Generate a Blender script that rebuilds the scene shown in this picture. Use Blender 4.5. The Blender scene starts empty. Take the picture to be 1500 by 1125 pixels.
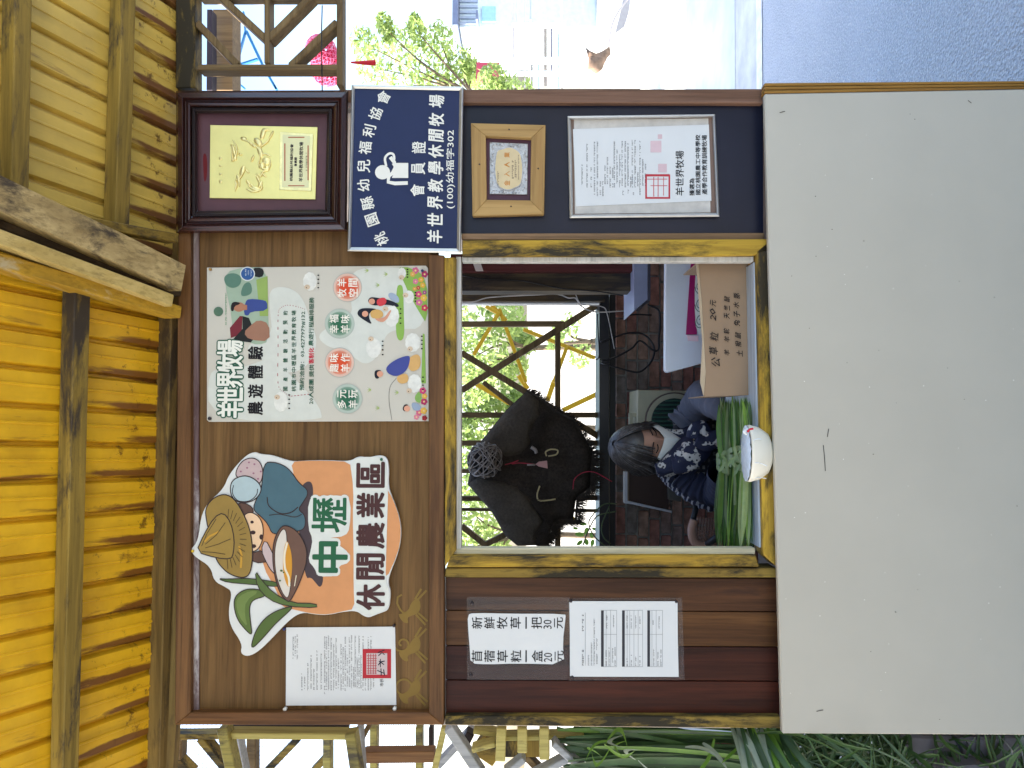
import bpy, bmesh, math, random
from mathutils import Vector, Matrix, noise
from mathutils.geometry import delaunay_2d_cdt
random.seed(7)
S = bpy.context.scene
COL = S.collection
# ------------------------------------------------------------------ camera
FPX = 1127.0
YAW, PIT, ROL = math.radians(2.4), math.radians(0.75), math.radians(-0.3)
CAM = Vector((0, -2.09, 1.55))
FW = Vector((math.sin(YAW)*math.cos(PIT), math.cos(YAW)*math.cos(PIT), math.sin(PIT)))
RT = FW.cross(Vector((0, 0, 1))).normalized()
UPV = RT.cross(FW)
_rm = Matrix.Rotation(ROL, 3, FW)
RT = _rm @ RT; UPV = _rm @ UPV
XI, YI = -UPV, RT
cd = bpy.data.cameras.new('camera'); cam = bpy.data.objects.new('camera', cd); COL.objects.link(cam)
cd.sensor_width = 36; cd.sensor_fit = 'HORIZONTAL'; cd.lens = FPX/1500*36
cd.clip_start = 0.05; cd.clip_end = 500
cam.matrix_world = Matrix.Translation(CAM) @ Matrix((XI, YI, -FW)).transposed().to_4x4()
S.camera = cam
# ------------------------------------------------------------------ light
SUN_EL, SUN_AZ = math.radians(36), math.radians(-80)      # azimuth from +Y towards +X
w = bpy.data.worlds.new('World'); S.world = w; w.use_nodes = True
nt = w.node_tree; bg = nt.nodes['Background']
sk = nt.nodes.new('ShaderNodeTexSky'); sk.sky_type = 'NISHITA'; sk.sun_disc = False
sk.sun_elevation = SUN_EL; sk.sun_rotation = SUN_AZ; sk.dust_density = 2.5; sk.air_density = 1.0; sk.ozone_density = 1.0
nt.links.new(sk.outputs[0], bg.inputs[0]); bg.inputs[1].default_value = 0.13
sd = Vector((math.sin(SUN_AZ)*math.cos(SUN_EL), math.cos(SUN_AZ)*math.cos(SUN_EL), math.sin(SUN_EL)))
sl = bpy.data.lights.new('sun', 'SUN'); sl.energy = 5.0; sl.angle = math.radians(0.5); sl.color = (1, .94, .84)
so = bpy.data.objects.new('sun', sl); COL.objects.link(so); so.rotation_euler = sd.to_track_quat('Z', 'Y').to_euler()
so.location = (-4, 4, 8)
S.view_settings.view_transform = 'Standard'; S.view_settings.look = 'None'
S.view_settings.gamma = 1; S.view_settings.use_curve_mapping = False
S.view_settings.exposure = 2.15

# ------------------------------------------------------------------ pixel -> place helpers
def ray(px, py): return (XI*((px-750)/FPX) + YI*((562.5-py)/FPX) + FW)
def W(px, py, Y=0.0):
    d = ray(px, py); return CAM + d*((Y-CAM.y)/d.y)
def WZ(px, py, Z=0.0):
    d = ray(px, py); return CAM + d*((Z-CAM.z)/d.z)
def Zc(ox, oy, s, pts): return [(ox+x/s, oy+y/s) for x, y in pts]

# ------------------------------------------------------------------ materials
MATS = {}
def srgb(c): return tuple((x/12.92 if x <= .04045 else ((x+.055)/1.055)**2.4) for x in [v/255 for v in c])
def newmat(name):
    m = bpy.data.materials.new(name); m.use_nodes = True; t = m.node_tree
    return m, t, t.nodes['Principled BSDF']
def nd(t, typ, **kw):
    n = t.nodes.new(typ)
    for k, v in kw.items():
        if k in n.inputs.keys() if isinstance(k, str) else False: n.inputs[k].default_value = v
        else: setattr(n, k, v)
    return n
def coords(t, scale, src='Object'):
    tc = t.nodes.new('ShaderNodeTexCoord'); mp = t.nodes.new('ShaderNodeMapping')
    mp.inputs['Scale'].default_value = scale; t.links.new(tc.outputs[src], mp.inputs[0]); return mp.outputs[0]
def noisen(t, vec, scale=1, detail=4, rough=.55, dist=0):
    n = t.nodes.new('ShaderNodeTexNoise'); n.inputs['Scale'].default_value = scale
    n.inputs['Detail'].default_value = detail; n.inputs['Roughness'].default_value = rough
    n.inputs['Distortion'].default_value = dist
    t.links.new(vec, n.inputs['Vector']); return n.outputs['Fac']
def ramp(t, fac, stops):
    r = t.nodes.new('ShaderNodeValToRGB'); e = r.color_ramp.elements
    while len(e) < len(stops): e.new(0.5)
    for i, (p, c) in enumerate(stops):
        e[i].position = p; e[i].color = (c[0], c[1], c[2], 1) if not isinstance(c, (int, float)) else (c, c, c, 1)
    t.links.new(fac, r.inputs[0]); return r.outputs[0]
def mix(t, fac, a, b, mode='MIX'):
    m = t.nodes.new('ShaderNodeMix'); m.data_type = 'RGBA'; m.blend_type = mode
    if isinstance(fac, (int, float)): m.inputs[0].default_value = fac
    else: t.links.new(fac, m.inputs[0])
    for i, v in ((6, a), (7, b)):
        if isinstance(v, tuple): m.inputs[i].default_value = (v[0], v[1], v[2], 1)
        else: t.links.new(v, m.inputs[i])
    return m.outputs[2]
def bump(t, b, h, strength=.3, dist=.002):
    n = t.nodes.new('ShaderNodeBump'); n.inputs['Strength'].default_value = strength; n.inputs['Distance'].default_value = dist
    t.links.new(h, n.inputs['Height']); t.links.new(n.outputs[0], b.inputs['Normal'])
def mathn(t, op, a, b=0.0):
    n = t.nodes.new('ShaderNodeMath'); n.operation = op
    for i, v in enumerate((a, b)):
        if isinstance(v, (int, float)): n.inputs[i].default_value = v
        else: t.links.new(v, n.inputs[i])
    return n.outputs[0]
AX = {'X': (1.3, 26, 26), 'Y': (26, 1.3, 26), 'Z': (26, 26, 1.3)}
def wood(name, c1, c2, axis='X', rough=.6, stain=None, fine=1.0, st_lo=.52, st_hi=.66, spec=.16):
    if name in MATS: return MATS[name]
    m, t, b = newmat(name); s = AX[axis]
    v = coords(t, tuple(x*fine for x in s)); g = noisen(t, v, 1.0, 6, .65, .6)
    c = ramp(t, g, [(.34, c2), (.5, tuple((x+y)/2 for x, y in zip(c1, c2))), (.66, c1)])
    gf = noisen(t, coords(t, tuple(x*fine*(3.6 if x > 5 else 2.2) for x in s)), 1, 5, .7, .2)
    c = mix(t, ramp(t, gf, [(.36, .5), (.52, 0.0)]), c, tuple(x*.42 for x in c2))
    v2 = coords(t, (3, 3, 3)); n2 = noisen(t, v2, 1, 3)
    c = mix(t, mathn(t, 'MULTIPLY', n2, .5), c, tuple(x*.55 for x in c2))
    if stain:
        v3 = coords(t, tuple((x*.35+2.2) for x in s)); n3 = noisen(t, v3, 1, 8, .72, .3)
        f = ramp(t, n3, [(st_lo, 0.0), (st_hi, 1.0)])
        c = mix(t, f, c, stain)
    t.links.new(c, b.inputs['Base Color']); b.inputs['Roughness'].default_value = rough
    b.inputs['Specular IOR Level'].default_value = spec
    bump(t, b, g, .35, .0015); MATS[name] = m; return m
def plain(name, c, rough=.6, var=.12, scale=9, metal=0.0, spec=.4, bmp=0, bscale=60, alpha=1.0, trans=0.0, spk=None):
    if name in MATS: return MATS[name]
    m, t, b = newmat(name)
    v = coords(t, (1, 1, 1)); n = noisen(t, v, scale, 5, .6)
    col = ramp(t, n, [(.3, tuple(x*(1-var) for x in c)), (.7, tuple(min(1, x*(1+var)) for x in c))])
    if spk:
        n4 = noisen(t, v, spk[0], 2, .5); f = ramp(t, n4, [(spk[1], 0.0), (spk[1]+.03, 1.0)]); col = mix(t, f, col, spk[2])
    t.links.new(col, b.inputs['Base Color']); b.inputs['Roughness'].default_value = rough
    b.inputs['Metallic'].default_value = metal; b.inputs['Specular IOR Level'].default_value = spec
    if bmp:
        bump(t, b, noisen(t, v, bscale, 4), bmp, .002)
    if alpha < 1: b.inputs['Alpha'].default_value = alpha
    if trans: b.inputs['Transmission Weight'].default_value = trans
    MATS[name] = m; return m
def leafm(name, c, c2, tr=.35, rough=.5, scale=5):
    if name in MATS: return MATS[name]
    m, t, b = newmat(name)
    v = coords(t, (1, 1, 1)); n = noisen(t, v, scale, 4, .6)
    col = ramp(t, n, [(.3, c2), (.7, c)])
    t.links.new(col, b.inputs['Base Color']); b.inputs['Roughness'].default_value = rough
    tl = t.nodes.new('ShaderNodeBsdfTranslucent'); t.links.new(col, tl.inputs[0])
    ms = t.nodes.new('ShaderNodeMixShader'); ms.inputs[0].default_value = tr
    t.links.new(b.outputs[0], ms.inputs[1]); t.links.new(tl.outputs[0], ms.inputs[2])
    t.links.new(ms.outputs[0], t.nodes['Material Output'].inputs[0]); MATS[name] = m; return m
def flat(c255, k=1.0, rough=.6):
    nm = 'print_%d_%d_%d_%d' % (*c255, int(k*100))
    return plain(nm, tuple(min(1, x*k) for x in srgb(c255)), rough, .05, 30, spec=.25)

DARKW = (.022, .016, .009)
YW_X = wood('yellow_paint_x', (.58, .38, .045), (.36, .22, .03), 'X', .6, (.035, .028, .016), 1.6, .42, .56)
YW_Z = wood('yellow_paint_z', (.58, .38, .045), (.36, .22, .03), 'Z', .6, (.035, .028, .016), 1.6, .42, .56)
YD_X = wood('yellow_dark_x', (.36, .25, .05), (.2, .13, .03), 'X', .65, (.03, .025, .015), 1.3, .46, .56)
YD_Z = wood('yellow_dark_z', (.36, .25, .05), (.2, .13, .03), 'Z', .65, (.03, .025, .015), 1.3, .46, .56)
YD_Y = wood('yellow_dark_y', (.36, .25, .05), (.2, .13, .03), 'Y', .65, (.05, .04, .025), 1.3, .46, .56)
OLDW_Y = wood('old_beam_y', (.64, .50, .24), (.34, .25, .11), 'Y', .8, (.07, .055, .04), 1.0, .5, .62)
PALE_Y = wood('pale_beam_y', (.74, .58, .24), (.5, .37, .12), 'Y', .7, (.1, .07, .03), 1.0, .6, .72)
BRN_X = wood('brown_rail_x', (.23, .115, .042), (.075, .034, .015), 'X', .42, None, .9)
BRN_Z = wood('brown_rail_z', (.28, .13, .042), (.09, .04, .016), 'Z', .42, None, .9)
PLY = wood('plywood', (.235, .132, .046), (.12, .062, .021), 'X', .5, (.10, .06, .025), .8, .6, .8)
MAH_X = wood('mahogany_x', (.06, .018, .014), (.02, .007, .006), 'X', .22, (.10, .07, .06), 1, .62, .8, .6)
MAH_Z = wood('mahogany_z', (.06, .018, .014), (.02, .007, .006), 'Z', .22, (.10, .07, .06), 1, .62, .8, .6)
GOLDW_X = wood('golden_wood_x', (.5, .33, .13), (.34, .2, .07), 'X', .45, None, .8)
GOLDW_Z = wood('golden_wood_z', (.5, .33, .13), (.34, .2, .07), 'Z', .45, None, .8)
LAT = wood('lattice_brown', (.27, .19, .09), (.13, .085, .04), 'X', .65, (.05, .035, .02), 1.2, .56, .68)
LATZ = wood('lattice_brown_z', (.27, .19, .09), (.13, .085, .04), 'Z', .65, (.05, .035, .02), 1.2, .56, .68)
ALU = plain('aluminium', (.50, .50, .49), .4, .1, 20, metal=.8)
WHITEP = plain('white_paint', (.74, .76, .76), .5, .08, 12)
BLACK = plain('black_plastic', (.012, .012, .014), .4)

# ------------------------------------------------------------------ object helpers
def org(parent): 
    p = parent; v = Vector((0, 0, 0))
    while p is not None: v = v + p.location; p = p.parent
    return v
def thing(name, label, cat, loc, group=None):
    o = bpy.data.objects.new(name, None); COL.objects.link(o); o.location = loc
    o.empty_display_size = .05
    o['label'] = label; o['category'] = cat
    if group: o['group'] = group
    return o
def tag(o, label, cat, group=None):
    o['label'] = label; o['category'] = cat
    if group: o['group'] = group
    return o
def mk(name, vs, fs, mat, parent=None, smooth=False, bev=0, kind=None, mats=None, fmat=None, uv=None, label=None):
    """link one mesh object from world-space vertices"""
    me = bpy.data.meshes.new(name)
    o0 = org(parent)
    if parent is None:
        n = len(vs); o0 = sum((Vector(v) for v in vs), Vector())/max(1, n)
        o0.z = min(v[2] for v in vs)
    me.from_pydata([tuple(Vector(v)-o0) for v in vs], [], fs)
    if uv:
        l = me.uv_layers.new(name='UVMap')
        for p in me.polygons:
            for li in p.loop_indices: l.data[li].uv = uv[me.loops[li].vertex_index]
    if bev:
        bm = bmesh.new(); bm.from_mesh(me)
        es = [e for e in bm.edges if len(e.link_faces) == 2 and e.calc_face_angle(0) > .6]
        bmesh.ops.bevel(bm, geom=es, offset=bev, segments=1, affect='EDGES', clamp_overlap=True)
        bm.to_mesh(me); bm.free()
    me.materials.append(mat)
    if mats:
        for m in mats: me.materials.append(m)
    if fmat:
        for i, p in enumerate(me.polygons): p.material_index = fmat[i]
    if smooth:
        for p in me.polygons: p.use_smooth = True
    me.update()
    o = bpy.data.objects.new(name, me); COL.objects.link(o)
    if parent is not None: o.parent = parent
    else: o.location = o0
    if kind: o['kind'] = kind
    if label and parent is not None: o['label'] = label
    return o
def area2(p): return sum(p[i][0]*p[(i+1) % len(p)][1]-p[(i+1) % len(p)][0]*p[i][1] for i in range(len(p)))
def prism(name, poly, y0, y1, mat, parent=None, bev=0, **kw):
    """photo-pixel outline standing at depth y0, thickness to y1 (y1>y0)"""
    if area2(poly) < 0: poly = poly[::-1]
    a = [W(x, y, y0) for x, y in poly]; n = len(a)
    b = [Vector((p.x, y1, p.z)) for p in a]
    vs = a+b
    fs = [list(range(n)), list(range(2*n-1, n-1, -1))]+[[(i+1) % n, i, n+i, n+(i+1) % n] for i in range(n)]
    # orientation: make front face -Y
    if (a[1]-a[0]).cross(a[2]-a[1]).y > 0 and n == 4: fs = [f[::-1] for f in fs]
    o = mk(name, vs, fs, mat, parent, bev=bev, **kw); fixn(o); return o
def fixn(o):
    bm = bmesh.new(); bm.from_mesh(o.data); bmesh.ops.recalc_face_normals(bm, faces=bm.faces); bm.to_mesh(o.data); bm.free()
def rect(x0, y0, x1, y1): return [(x0, y0), (x1, y0), (x1, y1), (x0, y1)]
def chaikin(p, k=2):
    for _ in range(k):
        q = []
        for i in range(len(p)):
            a, b = p[i], p[(i+1) % len(p)]
            q += [(a[0]*.75+b[0]*.25, a[1]*.75+b[1]*.25), (a[0]*.25+b[0]*.75, a[1]*.25+b[1]*.75)]
        p = q
    return p
def sheet(name, poly, y, mat, parent=None, **kw):
    """flat print: polygon facing the viewer side at depth y"""
    a = [W(px, py, y) for px, py in poly]
    f = list(range(len(a)))
    if area2(poly) > 0: f = f[::-1]
    return mk(name, a, [f], mat, parent, **kw)
def multi(name, polys, y, mat, parent=None, **kw):
    vs, fs = [], []
    for i_, poly in enumerate(polys):
        if area2(poly) > 0: poly = poly[::-1]
        yy = y-(i_ % 16)*1.2e-5
        k = len(vs); vs += [W(a, b, yy) for a, b in poly]; fs.append(list(range(k, k+len(poly))))
    return mk(name, vs, fs, mat, parent, **kw)
def ell(cx, cy, rx, ry, n=20, rot=0): 
    c, s = math.cos(rot), math.sin(rot)
    return [(cx+rx*math.cos(2*math.pi*i/n)*c-ry*math.sin(2*math.pi*i/n)*s, cy+rx*math.cos(2*math.pi*i/n)*s+ry*math.sin(2*math.pi*i/n)*c) for i in range(n)]
def strokepoly(pts, w):
    L, R = [], []
    for i, p in enumerate(pts):
        a = pts[max(0, i-1)]; b = pts[min(len(pts)-1, i+1)]
        dx, dy = b[0]-a[0], b[1]-a[1]; l = math.hypot(dx, dy) or 1
        nx, ny = -dy/l*w/2, dx/l*w/2
        L.append((p[0]+nx, p[1]+ny)); R.append((p[0]-nx, p[1]-ny))
    return [[L[i], L[i+1], R[i+1], R[i]] for i in range(len(pts)-1)]
def closed_stroke(pts, w): return strokepoly(list(pts)+[pts[0], pts[1]], w)
def beam(name, p1, p2, wid, thk, mat, parent=None, up=None, bev=.0025, wob=0, **kw):
    p1, p2 = Vector(p1), Vector(p2); d = (p2-p1).normalized()
    up = Vector(up) if up is not None else Vector((0, -1, 0))
    s = d.cross(up)
    if s.length < 1e-4: s = d.cross(Vector((1, 0, 0)))
    s.normalize(); u = s.cross(d).normalized()
    n = 2 if not wob else 9; vs = []; fs = []
    for i in range(n):
        c = p1.lerp(p2, i/(n-1))
        j = [1+random.uniform(-wob, wob) for _ in range(4)] if wob else [1]*4
        for k, (a, b) in enumerate(((-1, -1), (1, -1), (1, 1), (-1, 1))): vs.append(c+s*(a*wid/2*j[k])+u*(b*thk/2*j[k]))
    for i in range(n-1):
        for k in range(4): fs.append([i*4+k, i*4+(k+1) % 4, i*4+4+(k+1) % 4, i*4+4+k])
    fs += [[3, 2, 1, 0], [n*4-4, n*4-3, n*4-2, n*4-1]]
    o = mk(name, vs, fs, mat, parent, bev=bev if n == 2 else 0, **kw); fixn(o); return o
def pbeam(name, a, b, wpx, Y, thk, mat, parent=None, **kw):
    """beam between two photo points on the plane Y"""
    k = FPX/((Y-CAM.y)); return beam(name, W(a[0], a[1], Y), W(b[0], b[1], Y), wpx/k, thk, mat, parent, **kw)
def tubemesh(pts, rad, n=7, caps=True):
    vs, fs = [], []; up = Vector((.13, .2, 1)).normalized()
    pts = [Vector(p) for p in pts]
    for i, p in enumerate(pts):
        d = (pts[min(i+1, len(pts)-1)]-pts[max(i-1, 0)]).normalized()
        s = d.cross(up); s = s.normalized() if s.length > 1e-3 else Vector((1, 0, 0)); u = s.cross(d)
        r = rad(i/(len(pts)-1)) if callable(rad) else rad
        for k in range(n): vs.append(p+s*math.cos(2*math.pi*k/n)*r+u*math.sin(2*math.pi*k/n)*r)
    for i in range(len(pts)-1):
        for k in range(n): fs.append([i*n+k, i*n+(k+1) % n, (i+1)*n+(k+1) % n, (i+1)*n+k])
    if caps: fs += [list(range(n))[::-1], list(range((len(pts)-1)*n, len(pts)*n))]
    return vs, fs
def crv(pts, k=6):
    pts = [Vector(p) for p in pts]; out = []
    P = [pts[0]*2-pts[1]]+pts+[pts[-1]*2-pts[-2]]
    for i in range(1, len(P)-2):
        for j in range(k):
            t = j/k; a, b, c, d = P[i-1:i+3]
            out.append(.5*((2*b)+(c-a)*t+(2*a-5*b+4*c-d)*t*t+(3*b-a-3*c+d)*t**3))
    out.append(pts[-1]); return out
def tube(name, pts, rad, mat, parent=None, n=7, smooth=True, k=6, **kw):
    vs, fs = tubemesh(crv(pts, k) if k else pts, rad, n); o = mk(name, vs, fs, mat, parent, smooth=smooth, **kw); fixn(o); return o
class Soup:
    def __init__(s): s.v = []; s.f = []
    def add(s, vf): 
        k = len(s.v); s.v += [tuple(x) for x in vf[0]]; s.f += [[i+k for i in f] for f in vf[1]]
    def mk(s, name, mat, parent=None, **kw): return mk(name, s.v, s.f, mat, parent, **kw)

# text -------------------------------------------------------------
FONT_N = 0
def textmesh(s, bold=0.0, res=2, spacing=1.0, shear=0.0, align='CENTER'):
    cu = bpy.data.curves.new('lettering', 'FONT'); cu.body = s; cu.size = 1; cu.offset = bold
    cu.resolution_u = res; cu.align_x = align; cu.align_y = 'CENTER'; cu.space_character = spacing; cu.shear = shear
    ob = bpy.data.objects.new('t', cu); COL.objects.link(ob)
    dg = bpy.context.evaluated_depsgraph_get()
    me = ob.evaluated_get(dg).to_mesh()
    vs = [v.co.copy() for v in me.vertices]; fs = [list(p.vertices) for p in me.polygons]
    ob.evaluated_get(dg).to_mesh_clear(); bpy.data.objects.remove(ob); bpy.data.curves.remove(cu)
    return vs, fs
def text(s, cx, cy, h, Y, mat, parent, length=None, bold=.0, thick=0, rot=0, stretch=1.0, spacing=1.0, shear=0, name='lettering', res=2, raw=False):
    """s centred on photo pixel (cx,cy), glyph height h px, reading towards world +X; length px = fit the line to that length"""
    if bold and not thick: thick = max(.12, bold*h*.8)
    vs, fs = textmesh(s, 0, res, spacing, shear)
    if not vs: return None
    x0 = min(v.x for v in vs); x1 = max(v.x for v in vs); y0 = min(v.y for v in vs); y1 = max(v.y for v in vs)
    k = (Y-CAM.y)/FPX
    if thick: h -= 2*thick; length = length-2*thick if length else None
    sy = h*k/max(1e-6, (y1-y0)); sx = length*k/(x1-x0) if length else sy*stretch
    c = W(cx, cy, Y); cr, sr = math.cos(rot), math.sin(rot); out = []
    cop = [(0, 0)]
    if thick: nn = 8 if thick < 1.6 else 14; cop += [(thick*k*math.cos(6.2832*q/nn), thick*k*math.sin(6.2832*q/nn)) for q in range(nn)]
    if thick > 2.2: cop += [(thick*.5*k*math.cos(6.2832*q/7), thick*.5*k*math.sin(6.2832*q/7)) for q in range(7)]
    F0 = []
    for ci, (ox, oz) in enumerate(cop):
        o_ = len(out)
        for v in vs:
            a = (v.x-(x0+x1)/2)*sx; b = (v.y-(y0+y1)/2)*sy
            out.append(Vector((c.x+a*cr-b*sr+ox, Y-ci*1.1e-5, c.z+a*sr+b*cr+oz)))
        F0 += [[i+o_ for i in f] for f in fs]
    fs = F0; fx = []
    for f in fs:
        n = (out[f[1]]-out[f[0]]).cross(out[f[2]]-out[f[0]])
        fx.append(f[::-1] if n.y > 0 else f)
    if raw: return out, fx
    return mk(name, out, fx, mat, parent)
def dashes(lines, Y, mat, parent, name='print_lines', seed=1, gap=.16, w=.72):
    """tiny unreadable print: (px, py_left, py_right, height)"""
    rnd = random.Random(seed); polys = []
    for (px, ya, yb, h) in lines:
        y = ya
        while y > yb:
            l = h*rnd.uniform(.5, .95)
            if rnd.random() > gap:
                polys.append(rect(px-h*w/2, y-l, px-h*.12, y)); 
                if rnd.random() < .8: polys.append(rect(px+h*.1, y-l*rnd.uniform(.4, 1), px+h*w/2, y))
            y -= l+h*.22
    return multi(name, polys, Y, mat, parent)

# ================================================================== SETTING : ground
def asphalt():
    m, t, b = newmat('asphalt'); v = coords(t, (1, 1, 1))
    n = noisen(t, v, 2.2, 5, .6); vo = t.nodes.new('ShaderNodeTexVoronoi'); vo.inputs['Scale'].default_value = 85
    t.links.new(v, vo.inputs['Vector'])
    g = noisen(t, v, 105, 3, .7)
    c = ramp(t, n, [(.3, (.38, .42, .50)), (.7, (.50, .54, .63))])
    c = mix(t, ramp(t, g, [(.45, 0.0), (.62, 1.0)]), c, (.68, .71, .76))
    n5 = noisen(t, v, 7, 6, .7); c = mix(t, ramp(t, n5, [(.66, 0.0), (.70, 1.0)]), c, (.75, .78, .76))
    t.links.new(c, b.inputs['Base Color']); b.inputs['Roughness'].default_value = .55
    bump(t, b, mathn(t, 'ADD', vo.outputs['Distance'], g), 1.0, .012); return m
o = mk('ground', [(-150, -40, 0), (150, -40, 0), (150, 250, 0), (-150, 250, 0)], [[0, 1, 2, 3]],
       plain('pale_ground', (.42, .4, .36), .8, .25, 1.5, bmp=.5, bscale=30), kind='structure')
yA = WZ(1118, 60).y; yB = WZ(1078, 60).y
o = mk('shelter_floor', [(-8, -9, .005), (.98, -9, .005), (.98, .05, .005), (-8, .05, .005)], [[0, 1, 2, 3]], plain('floor_earth', (.13, .115, .10), .85, .3, 3, bmp=.6, bscale=30), kind='structure')
o = mk('road', [(.99, -8, .004), (14, -8, .004), (14, yA, .004), (.99, yA, .004)], [[0, 1, 2, 3]], asphalt(), kind='structure')
o = mk('kerb_strip', [(.4, yA, .008), (14, yA, .008), (14, yA+.12, .008), (.4, yA+.12, .008)], [[0, 1, 2, 3]],
       plain('pale_line', (.8, .8, .78), .6, .2, 12), kind='structure')
o = mk('pavement', [(.4, yA+.12, .004), (14, yA+.12, .004), (14, yB, .004), (.4, yB, .004)], [[0, 1, 2, 3]],
       plain('rough_concrete', (.6, .6, .6), .6, .2, 4, bmp=1, bscale=90), kind='structure')
o = mk('concrete_apron', [(.4, yB, .006), (14, yB, .006), (14, 12, .006), (.4, 12, .006)], [[0, 1, 2, 3]],
       plain('smooth_concrete', (.62, .66, .66), .35, .2, 2), kind='structure')

# ================================================================== ROOF
E1, E2 = W(252, 460, .04), W(222, 1125, .04)
ED = (E1-E2).normalized()
DD = ray(1244, 671).normalized()          # down the slope, away from the camera
RN = ED.cross(DD).normalized()
if RN.z > 0: RN = -RN                     # RN points down, below the sheet
def RP(px, py, off=0.0):
    d = ray(px, py); q = E1+RN*off; return CAM+d*((q-CAM).dot(RN)/d.dot(RN))
def roof_mat(name, base, dark, rust, amt):
    m, t, b = newmat(name)
    tc = t.nodes.new('ShaderNodeTexCoord'); sp = t.nodes.new('ShaderNodeSeparateXYZ'); t.links.new(tc.outputs['UV'], sp.inputs[0])
    u, vv = sp.outputs[0], sp.outputs[1]
    mp = t.nodes.new('ShaderNodeMapping'); mp.inputs['Scale'].default_value = (28, 3.2, 1); t.links.new(tc.outputs['UV'], mp.inputs[0])
    n1 = noisen(t, mp.outputs[0], 1, 7, .7, .4)
    mp2 = t.nodes.new('ShaderNodeMapping'); mp2.inputs['Scale'].default_value = (6, 6, 1); t.links.new(tc.outputs['UV'], mp2.inputs[0])
    n2 = noisen(t, mp2.outputs[0], 1, 6, .6)
    c = ramp(t, n2, [(.3, dark), (.62, base)])
    # rust: near the eave end, strongest beside each rib
    fr = mathn(t, 'FRACT', mathn(t, 'DIVIDE', u, .0875))
    rib = ramp(t, fr, [(.0, 1.0), (.16, .8), (.3, .1), (.85, .1), (1.0, 1.0)])
    ev = ramp(t, vv, [(0.0, 1.0), (.10, .85), (.24, .35), (.6, .12)])
    mr = mathn(t, 'MULTIPLY', rib, ev)
    f = mathn(t, 'ADD', mathn(t, 'MULTIPLY', mr, .42), n1)
    f = ramp(t, f, [(.70-amt, 0.0), (.84-amt, .92)])
    c = mix(t, f, c, rust)
    mp3 = t.nodes.new('ShaderNodeMapping'); mp3.inputs['Scale'].default_value = (22, 22, 1); t.links.new(tc.outputs['UV'], mp3.inputs[0])
    n3 = noisen(t, mp3.outputs[0], 1, 6, .75)
    f2 = mathn(t, 'ADD', mathn(t, 'MULTIPLY', ev, .16), n3)
    c = mix(t, ramp(t, f2, [(.70, 0.0), (.78, .8)]), c, tuple(x*.6 for x in rust))
    n4 = noisen(t, mp.outputs[0], .6, 4, .6)
    c = mix(t, ramp(t, n4, [(.55, 0.0), (.75, .35)]), c, tuple(x*.45 for x in dark))
    t.links.new(c, b.inputs['Base Color']); b.inputs['Roughness'].default_value = .33
    bump(t, b, n2, .2, .004); return m
PITCH = .0875
def roofsheet(name, s0, s1, t1, mat, label):
    prof = [(0, 0), (.10, .0), (.17, -.012), (.26, -.012), (.33, 0), (.62, 0), (.64, .0022), (.67, .0022), (.69, 0)]
    vs, fs, uv = [], [], []; cols = []; k0 = math.floor(s0/PITCH)
    k = k0
    while k*PITCH < s1:
        for a, h in prof:
            s = (k+a)*PITCH
            if s0 <= s <= s1: cols.append((s, h*1.35))
        k += 1
    ts = [-.02, .12, .3, .6, 1.0, 1.6, 2.4, 4.5, t1]
    for s, h in cols:
        for tt in ts:
            wv = .003*noise.noise(Vector((s*9, tt*3, 1)))
            vs.append(E1-ED*s-DD*tt+RN*(h+wv)); uv.append((s, tt))
    n = len(ts)
    for i in range(len(cols)-1):
        for j in range(n-1): fs.append([i*n+j, i*n+j+1, (i+1)*n+j+1, (i+1)*n+j])
    o = mk(name, vs, fs, mat, uv=uv); tag(o, label, 'roof'); 
    sm = o.modifiers.new('thickness', 'SOLIDIFY'); sm.thickness = .003; sm.offset = 0
    return o
# s measured from E1 to the photo's lower edge (world left)
kk = FPX/2.13
roofsheet('corrugated_roof', -.0876, 3.6, 7.5, roof_mat('roof_yellow', (.78, .47, .018), (.56, .31, .012), (.15, .05, .013), .07),
          'bright orange-yellow corrugated metal roof with rusty seams, left of the diagonal rafters')
roofsheet('corrugated_roof', -1.35, -.0874, 7.5, roof_mat('roof_pale', (.66, .48, .10), (.5, .36, .08), (.12, .038, .018), .04),
          'dull pale yellow corrugated metal roof, right of the diagonal rafters')
def rbeam(name, a, b, wpx, thk, off, mat, label, ext=0, wob=0, cat='roof beam', grp=None):
    p, q = RP(a[0], a[1], off), RP(b[0], b[1], off); dpt = ((p-CAM).dot(FW)+(q-CAM).dot(FW))/2
    if ext: d = (p-q).normalized(); p = p+d*ext
    o = beam(name, p, q, wpx*dpt/FPX, thk, mat, None, up=-RN, wob=wob); tag(o, label, cat, grp); return o
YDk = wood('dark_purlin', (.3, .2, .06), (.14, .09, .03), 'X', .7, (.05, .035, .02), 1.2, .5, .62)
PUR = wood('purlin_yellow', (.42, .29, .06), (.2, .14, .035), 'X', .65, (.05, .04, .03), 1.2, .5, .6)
rbeam('purlin', (93, 1180), (112, 425), 26, .045, .028, PUR, 'yellow and black worn purlin crossing the orange roof sheets')
rbeam('purlin', (182, -60), (170, 345), 24, .045, .028, PUR, 'worn purlin crossing the pale yellow roof near the mahogany plaque')
rbeam('purlin', (26, -60), (20, 300), 26, .045, .028, PUR, 'greyish purlin at the upper end of the pale yellow roof')
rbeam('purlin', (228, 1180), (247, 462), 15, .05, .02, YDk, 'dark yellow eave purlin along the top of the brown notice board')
rbeam('roof_rafter', (0, 292), (254, 408), 45, .075, .085, OLDW_Y, 'broad grey weathered rafter with knots, widest of the diagonal roof beams', ext=1.2, wob=.05)
rbeam('roof_rafter', (0, 352), (244, 441), 20, .05, .09, PALE_Y, 'thin pale yellow batten ending short of the board, beside the grey rafter', ext=1.2)
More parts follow.
